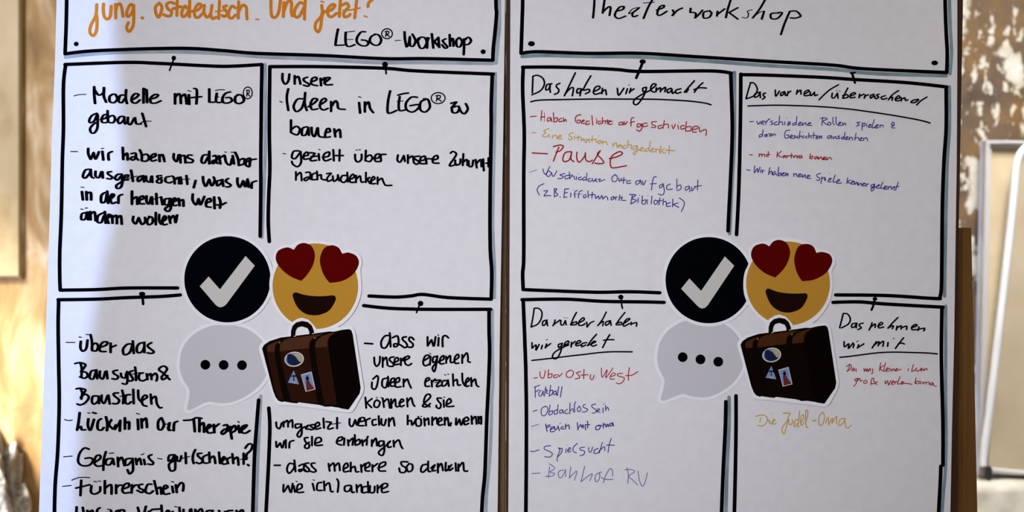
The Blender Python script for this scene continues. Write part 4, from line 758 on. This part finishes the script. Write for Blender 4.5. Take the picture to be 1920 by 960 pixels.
def bubble(outline, dots, r, label):
    sm = catmull(outline, 5, True)
    o, y = picture('speech_bubble_cutout', offset_clean(sm, 6), 1, label, 'paper cut-out', 'speech bubble cut-outs')
    printed('printed_bubble', sm, y, M['bubble'], o)
    for d_ in dots: printed('dot', ring(d_[0], d_[1], r, n=32), y, M['ink_black'], o, k=2)
tip1 = [(165, 860), (165, 860)]
bubble(cr(320, 590, 4.8, [(83, 440), (110, 300), (200, 185), (330, 112), (480, 88), (640, 110), (760, 170), (850, 270), (890, 400), (868, 530), (800, 640), (700, 720), (600, 770), (500, 795), (420, 793), (350, 783), (290, 800), (220, 838), (178, 857), (160, 858), (149, 845), (160, 790), (172, 720), (165, 660), (118, 590), (90, 510)]),
       cr(320, 590, 4.8, [(314, 450), (479, 452), (644, 454)]), 9.2, 'grey speech bubble cut-out with three black dots in a level row, left sheet')
bubble(cr(1210, 580, 4.8, [(107, 420), (130, 300), (205, 190), (330, 112), (480, 85), (640, 105), (760, 165), (850, 270), (890, 400), (868, 540), (800, 650), (700, 730), (600, 778), (520, 792), (420, 782), (340, 762), (280, 778), (200, 810), (165, 822), (145, 818), (138, 800), (158, 730), (173, 650), (165, 620), (128, 545), (110, 480)]),
       cr(1210, 580, 4.8, [(335, 430), (495, 450), (655, 471)]), 9.2, 'grey speech bubble cut-out with three black dots sloping down, right sheet')

def face(ox, oy, sc, centre, r, lh, rh, mouth, edge_, label):
    o, y = picture('heart_eyes_face_cutout', catmull(cr(ox, oy, sc, edge_), 5, True), 3, label, 'paper cut-out', 'heart eyed face cut-outs')
    printed('printed_face', ring(*centre, r), y, M['gold'], o)
    for h in (lh, rh): printed('heart_eye', catmull(cr(ox, oy, sc, h), 6, True), y, M['heart'], o, k=2)
    printed('mouth', catmull(cr(ox, oy, sc, mouth), 6, True), y, M['mouth'], o, k=2)
EM = [(28, 520), (35, 420), (62, 340), (58, 270), (78, 195), (140, 145), (215, 140), (270, 107), (340, 94), (430, 100), (560, 112), (640, 128), (690, 180), (760, 183), (830, 222), (860, 295), (845, 370), (852, 440), (855, 540), (832, 650), (770, 765), (680, 855), (560, 912), (440, 925), (300, 897), (180, 822), (95, 730), (45, 625)]
face(500, 430, 4.8, (591.8, 536.6), 80.2,
     [(247, 186), (247, 186), (282, 140), (340, 123), (405, 150), (437, 225), (420, 320), (370, 405), (316, 464), (316, 464), (220, 425), (130, 352), (85, 270), (105, 195), (180, 163), (225, 172)],
     [(682, 221), (682, 221), (650, 165), (585, 143), (515, 175), (482, 270), (500, 370), (535, 440), (570, 482), (570, 482), (680, 465), (780, 405), (832, 310), (810, 240), (745, 210), (710, 212)],
     [(239, 610), (242, 578), (268, 567), (340, 588), (430, 600), (520, 600), (600, 594), (623, 610), (620, 645), (570, 725), (500, 763), (430, 773), (350, 758), (280, 700)], EM,
     'yellow smiling face cut-out with red heart eyes glued on the left sheet')
ER = [(15, 520), (28, 410), (62, 330), (62, 250), (85, 165), (150, 115), (225, 110), (275, 90), (350, 74), (460, 80), (590, 108), (660, 135), (730, 185), (800, 200), (870, 250), (885, 330), (850, 400), (862, 470), (860, 560), (830, 690), (770, 790), (680, 880), (560, 930), (450, 945), (310, 925), (180, 850), (80, 740), (28, 630)]
face(1390, 430, 5.0526, (1476.8, 531.5), 78.6,
     [(260, 162), (260, 162), (300, 115), (360, 100), (425, 130), (458, 210), (440, 300), (390, 385), (318, 456), (318, 456), (220, 415), (130, 335), (88, 245), (115, 165), (190, 135), (235, 145)],
     [(708, 224), (708, 224), (675, 160), (610, 138), (535, 165), (497, 275), (512, 380), (540, 445), (572, 492), (572, 492), (690, 475), (800, 410), (856, 310), (835, 240), (770, 215), (735, 216)],
     [(228, 605), (232, 572), (256, 561), (330, 588), (420, 604), (520, 608), (600, 605), (620, 618), (618, 655), (570, 738), (500, 777), (430, 788), (350, 770), (275, 710)], ER,
     'yellow smiling face cut-out with red heart eyes glued on the right sheet')

def suitcase(f, label, front, lid):
    F = lambda pts: [f(*p) for p in pts]
    o, y = picture('suitcase_cutout', F([(30, 330), (34, 295), (55, 265), (120, 225), (240, 200), (300, 192), (310, 130), (340, 72), (400, 36), (440, 28), (500, 46), (550, 98), (580, 141), (700, 120), (880, 108), (915, 115), (940, 155), (1025, 690), (1015, 745), (930, 900), (900, 925), (840, 922), (640, 895), (400, 865), (220, 850), (182, 825), (150, 740), (60, 430)]),
                   4, label, 'paper cut-out', 'suitcase cut-outs')
    printed('case_body', F([(62, 320), (80, 285), (130, 250), (240, 214), (340, 203), (570, 175), (700, 157), (740, 160), (820, 142), (885, 135), (908, 150), (920, 190), (995, 690), (985, 745), (880, 897), (805, 885), (795, 880), (715, 868), (650, 870), (635, 857), (410, 828), (390, 838), (340, 832), (330, 822), (280, 818), (250, 825), (215, 812), (190, 780), (165, 715)]), y, M['case_dark'], o)
    printed('front_panel', F([(106, 320), (112, 300), (150, 275), (680, 200), (690, 330), (770, 850), (640, 850), (400, 820), (215, 800), (175, 690), (120, 420)]), y, front, o, k=2)
    printed('lid_panel', F([(106, 318), (120, 288), (185, 258), (300, 225), (560, 190), (760, 168), (700, 205), (680, 250), (678, 300), (400, 325), (240, 345), (112, 350)]), y, lid, o, k=3)
    for st in ([(180, 330), (186, 290), (215, 258), (300, 212), (345, 205), (265, 245), (232, 280), (230, 350), (252, 480), (290, 640), (340, 832), (270, 820), (225, 620), (190, 430)],
               [(505, 320), (512, 255), (540, 222), (690, 165), (745, 160), (620, 205), (572, 250), (562, 310), (578, 450), (605, 600), (655, 866), (590, 850), (550, 600), (520, 430)]):
        printed('strap', F(st), y, M['case_strap'], o, k=4)
    ro = [(335, 205), (336, 150), (350, 105), (385, 72), (440, 58), (495, 68), (532, 100), (552, 150), (556, 190)]
    ri = [(510, 190), (508, 158), (492, 127), (440, 110), (400, 120), (382, 150), (378, 180), (378, 206)]
    printed('handle', F(ro + ri), y, M['case_strap'], o, k=5)
    for c_ in ((228, 262), (562, 220)): printed('stud', [f(*p) for p in ring(c_[0], c_[1], 11, 9, 16)], y, M['brass'], o, k=6)
    for c_ in ((372, 202), (545, 178)): printed('buckle', [f(*p) for p in ring(c_[0], c_[1], 13, 7, 4, -.2)], y, M['buckle'], o, k=6)
    # travel stickers printed on the case
    s_ = printed('oval_travel_sticker', [f(*p) for p in ring(366, 420, 92, 71, 48, -.12)], y, M['tick'], o, k=5)
    printed('landscape', [f(*p) for p in ring(366, 420, 80, 60, 48, -.12)], y, M['st_blue'], s_, k=6)
    printed('mountain', F([(300, 380), (325, 365), (372, 392), (400, 430), (420, 445), (390, 470), (350, 480), (320, 468), (300, 440)]), y, M['st_navy'], s_, k=7)
    printed('meadow', F([(345, 372), (385, 362), (425, 376), (443, 410), (436, 440), (415, 445), (400, 415), (375, 385)]), y, M['st_sand'], s_, k=8)
    printed('forest', F([(330, 470), (385, 455), (436, 442), (410, 466), (370, 478)]), y, M['st_green'], s_, k=9)
    s_ = printed('triangular_travel_sticker', F([(362, 526), (306, 642), (412, 657)]), y, M['st_sky'], o, k=5)
    printed('palm', F([(358, 585), (335, 590), (345, 572), (360, 568), (380, 572), (388, 592), (368, 583), (367, 630), (357, 628)]), y, M['st_green'], s_, k=6)
    printed('sand', F([(330, 634), (360, 625), (392, 640), (375, 650)]), y, M['st_sand'], s_, k=7)
    s_ = printed('rectangular_travel_sticker', F([(430, 565), (530, 536), (568, 705), (474, 728)]), y, M['tick'], o, k=5)
    printed('sky', F([(438, 572), (525, 546), (560, 700), (479, 720)]), y, M['st_sky'], s_, k=6)
    printed('lighthouse', F([(484, 720), (478, 640), (470, 632), (482, 625), (475, 600), (482, 575), (495, 572), (505, 598), (503, 622), (515, 630), (512, 638), (558, 700)]), y, M['st_red'], s_, k=7)
    printed('lantern', F([(474, 608), (480, 590), (500, 588), (508, 602), (500, 614), (482, 616)]), y, M['case_strap'], s_, k=8)
M['case_dark'] = mat('printed_case_dark', (0.004, 0.002, 0.002), 0.9, 0.0)
M['case_front'] = mat('printed_case_brown', (0.026, 0.008, 0.004), 0.9, 0.0)
M['case_front_dark'] = mat('printed_case_deep_brown', (0.006, 0.003, 0.002), 0.9, 0.0)
M['case_lid'] = mat('printed_lid_brown', (0.075, 0.028, 0.013), 0.9, 0.0)
M['case_lid_warm'] = mat('printed_lid_warm_brown', (0.065, 0.022, 0.006), 0.9, 0.0)
M['case_strap'] = mat('printed_strap', (0.005, 0.003, 0.002), 0.9, 0.0)
M['brass'] = mat('printed_brass', (0.17, 0.11, 0.05), 0.9, 0.0)
M['buckle'] = mat('printed_buckle', (0.45, 0.42, 0.36), 0.9, 0.0)
M['st_blue'] = mat('printed_blue', (0.10, 0.19, 0.46), 0.9, 0.0)
M['st_navy'] = mat('printed_navy', (0.010, 0.018, 0.06), 0.9, 0.0)
M['st_sand'] = mat('printed_sand', (0.46, 0.40, 0.20), 0.9, 0.0)
M['st_green'] = mat('printed_green', (0.012, 0.025, 0.012), 0.9, 0.0)
M['st_sky'] = mat('printed_sky', (0.20, 0.29, 0.58), 0.9, 0.0)
M['st_red'] = mat('printed_lighthouse_red', (0.14, 0.025, 0.018), 0.9, 0.0)
suitcase(lambda a, b: (480 + a / 5.0526, 590 + b / 5.0526), 'brown suitcase cut-out with travel stickers glued on the left sheet', M['case_front'], M['case_lid'])
suitcase(lambda a, b: (1375 + (a * .971 + 3) / 5.0526, 580 + (b * .985 + 24 - .012 * b - a * .006) / 5.0526), 'nearly black suitcase cut-out with travel stickers glued on the right sheet', M['case_front_dark'], M['case_lid_warm'])
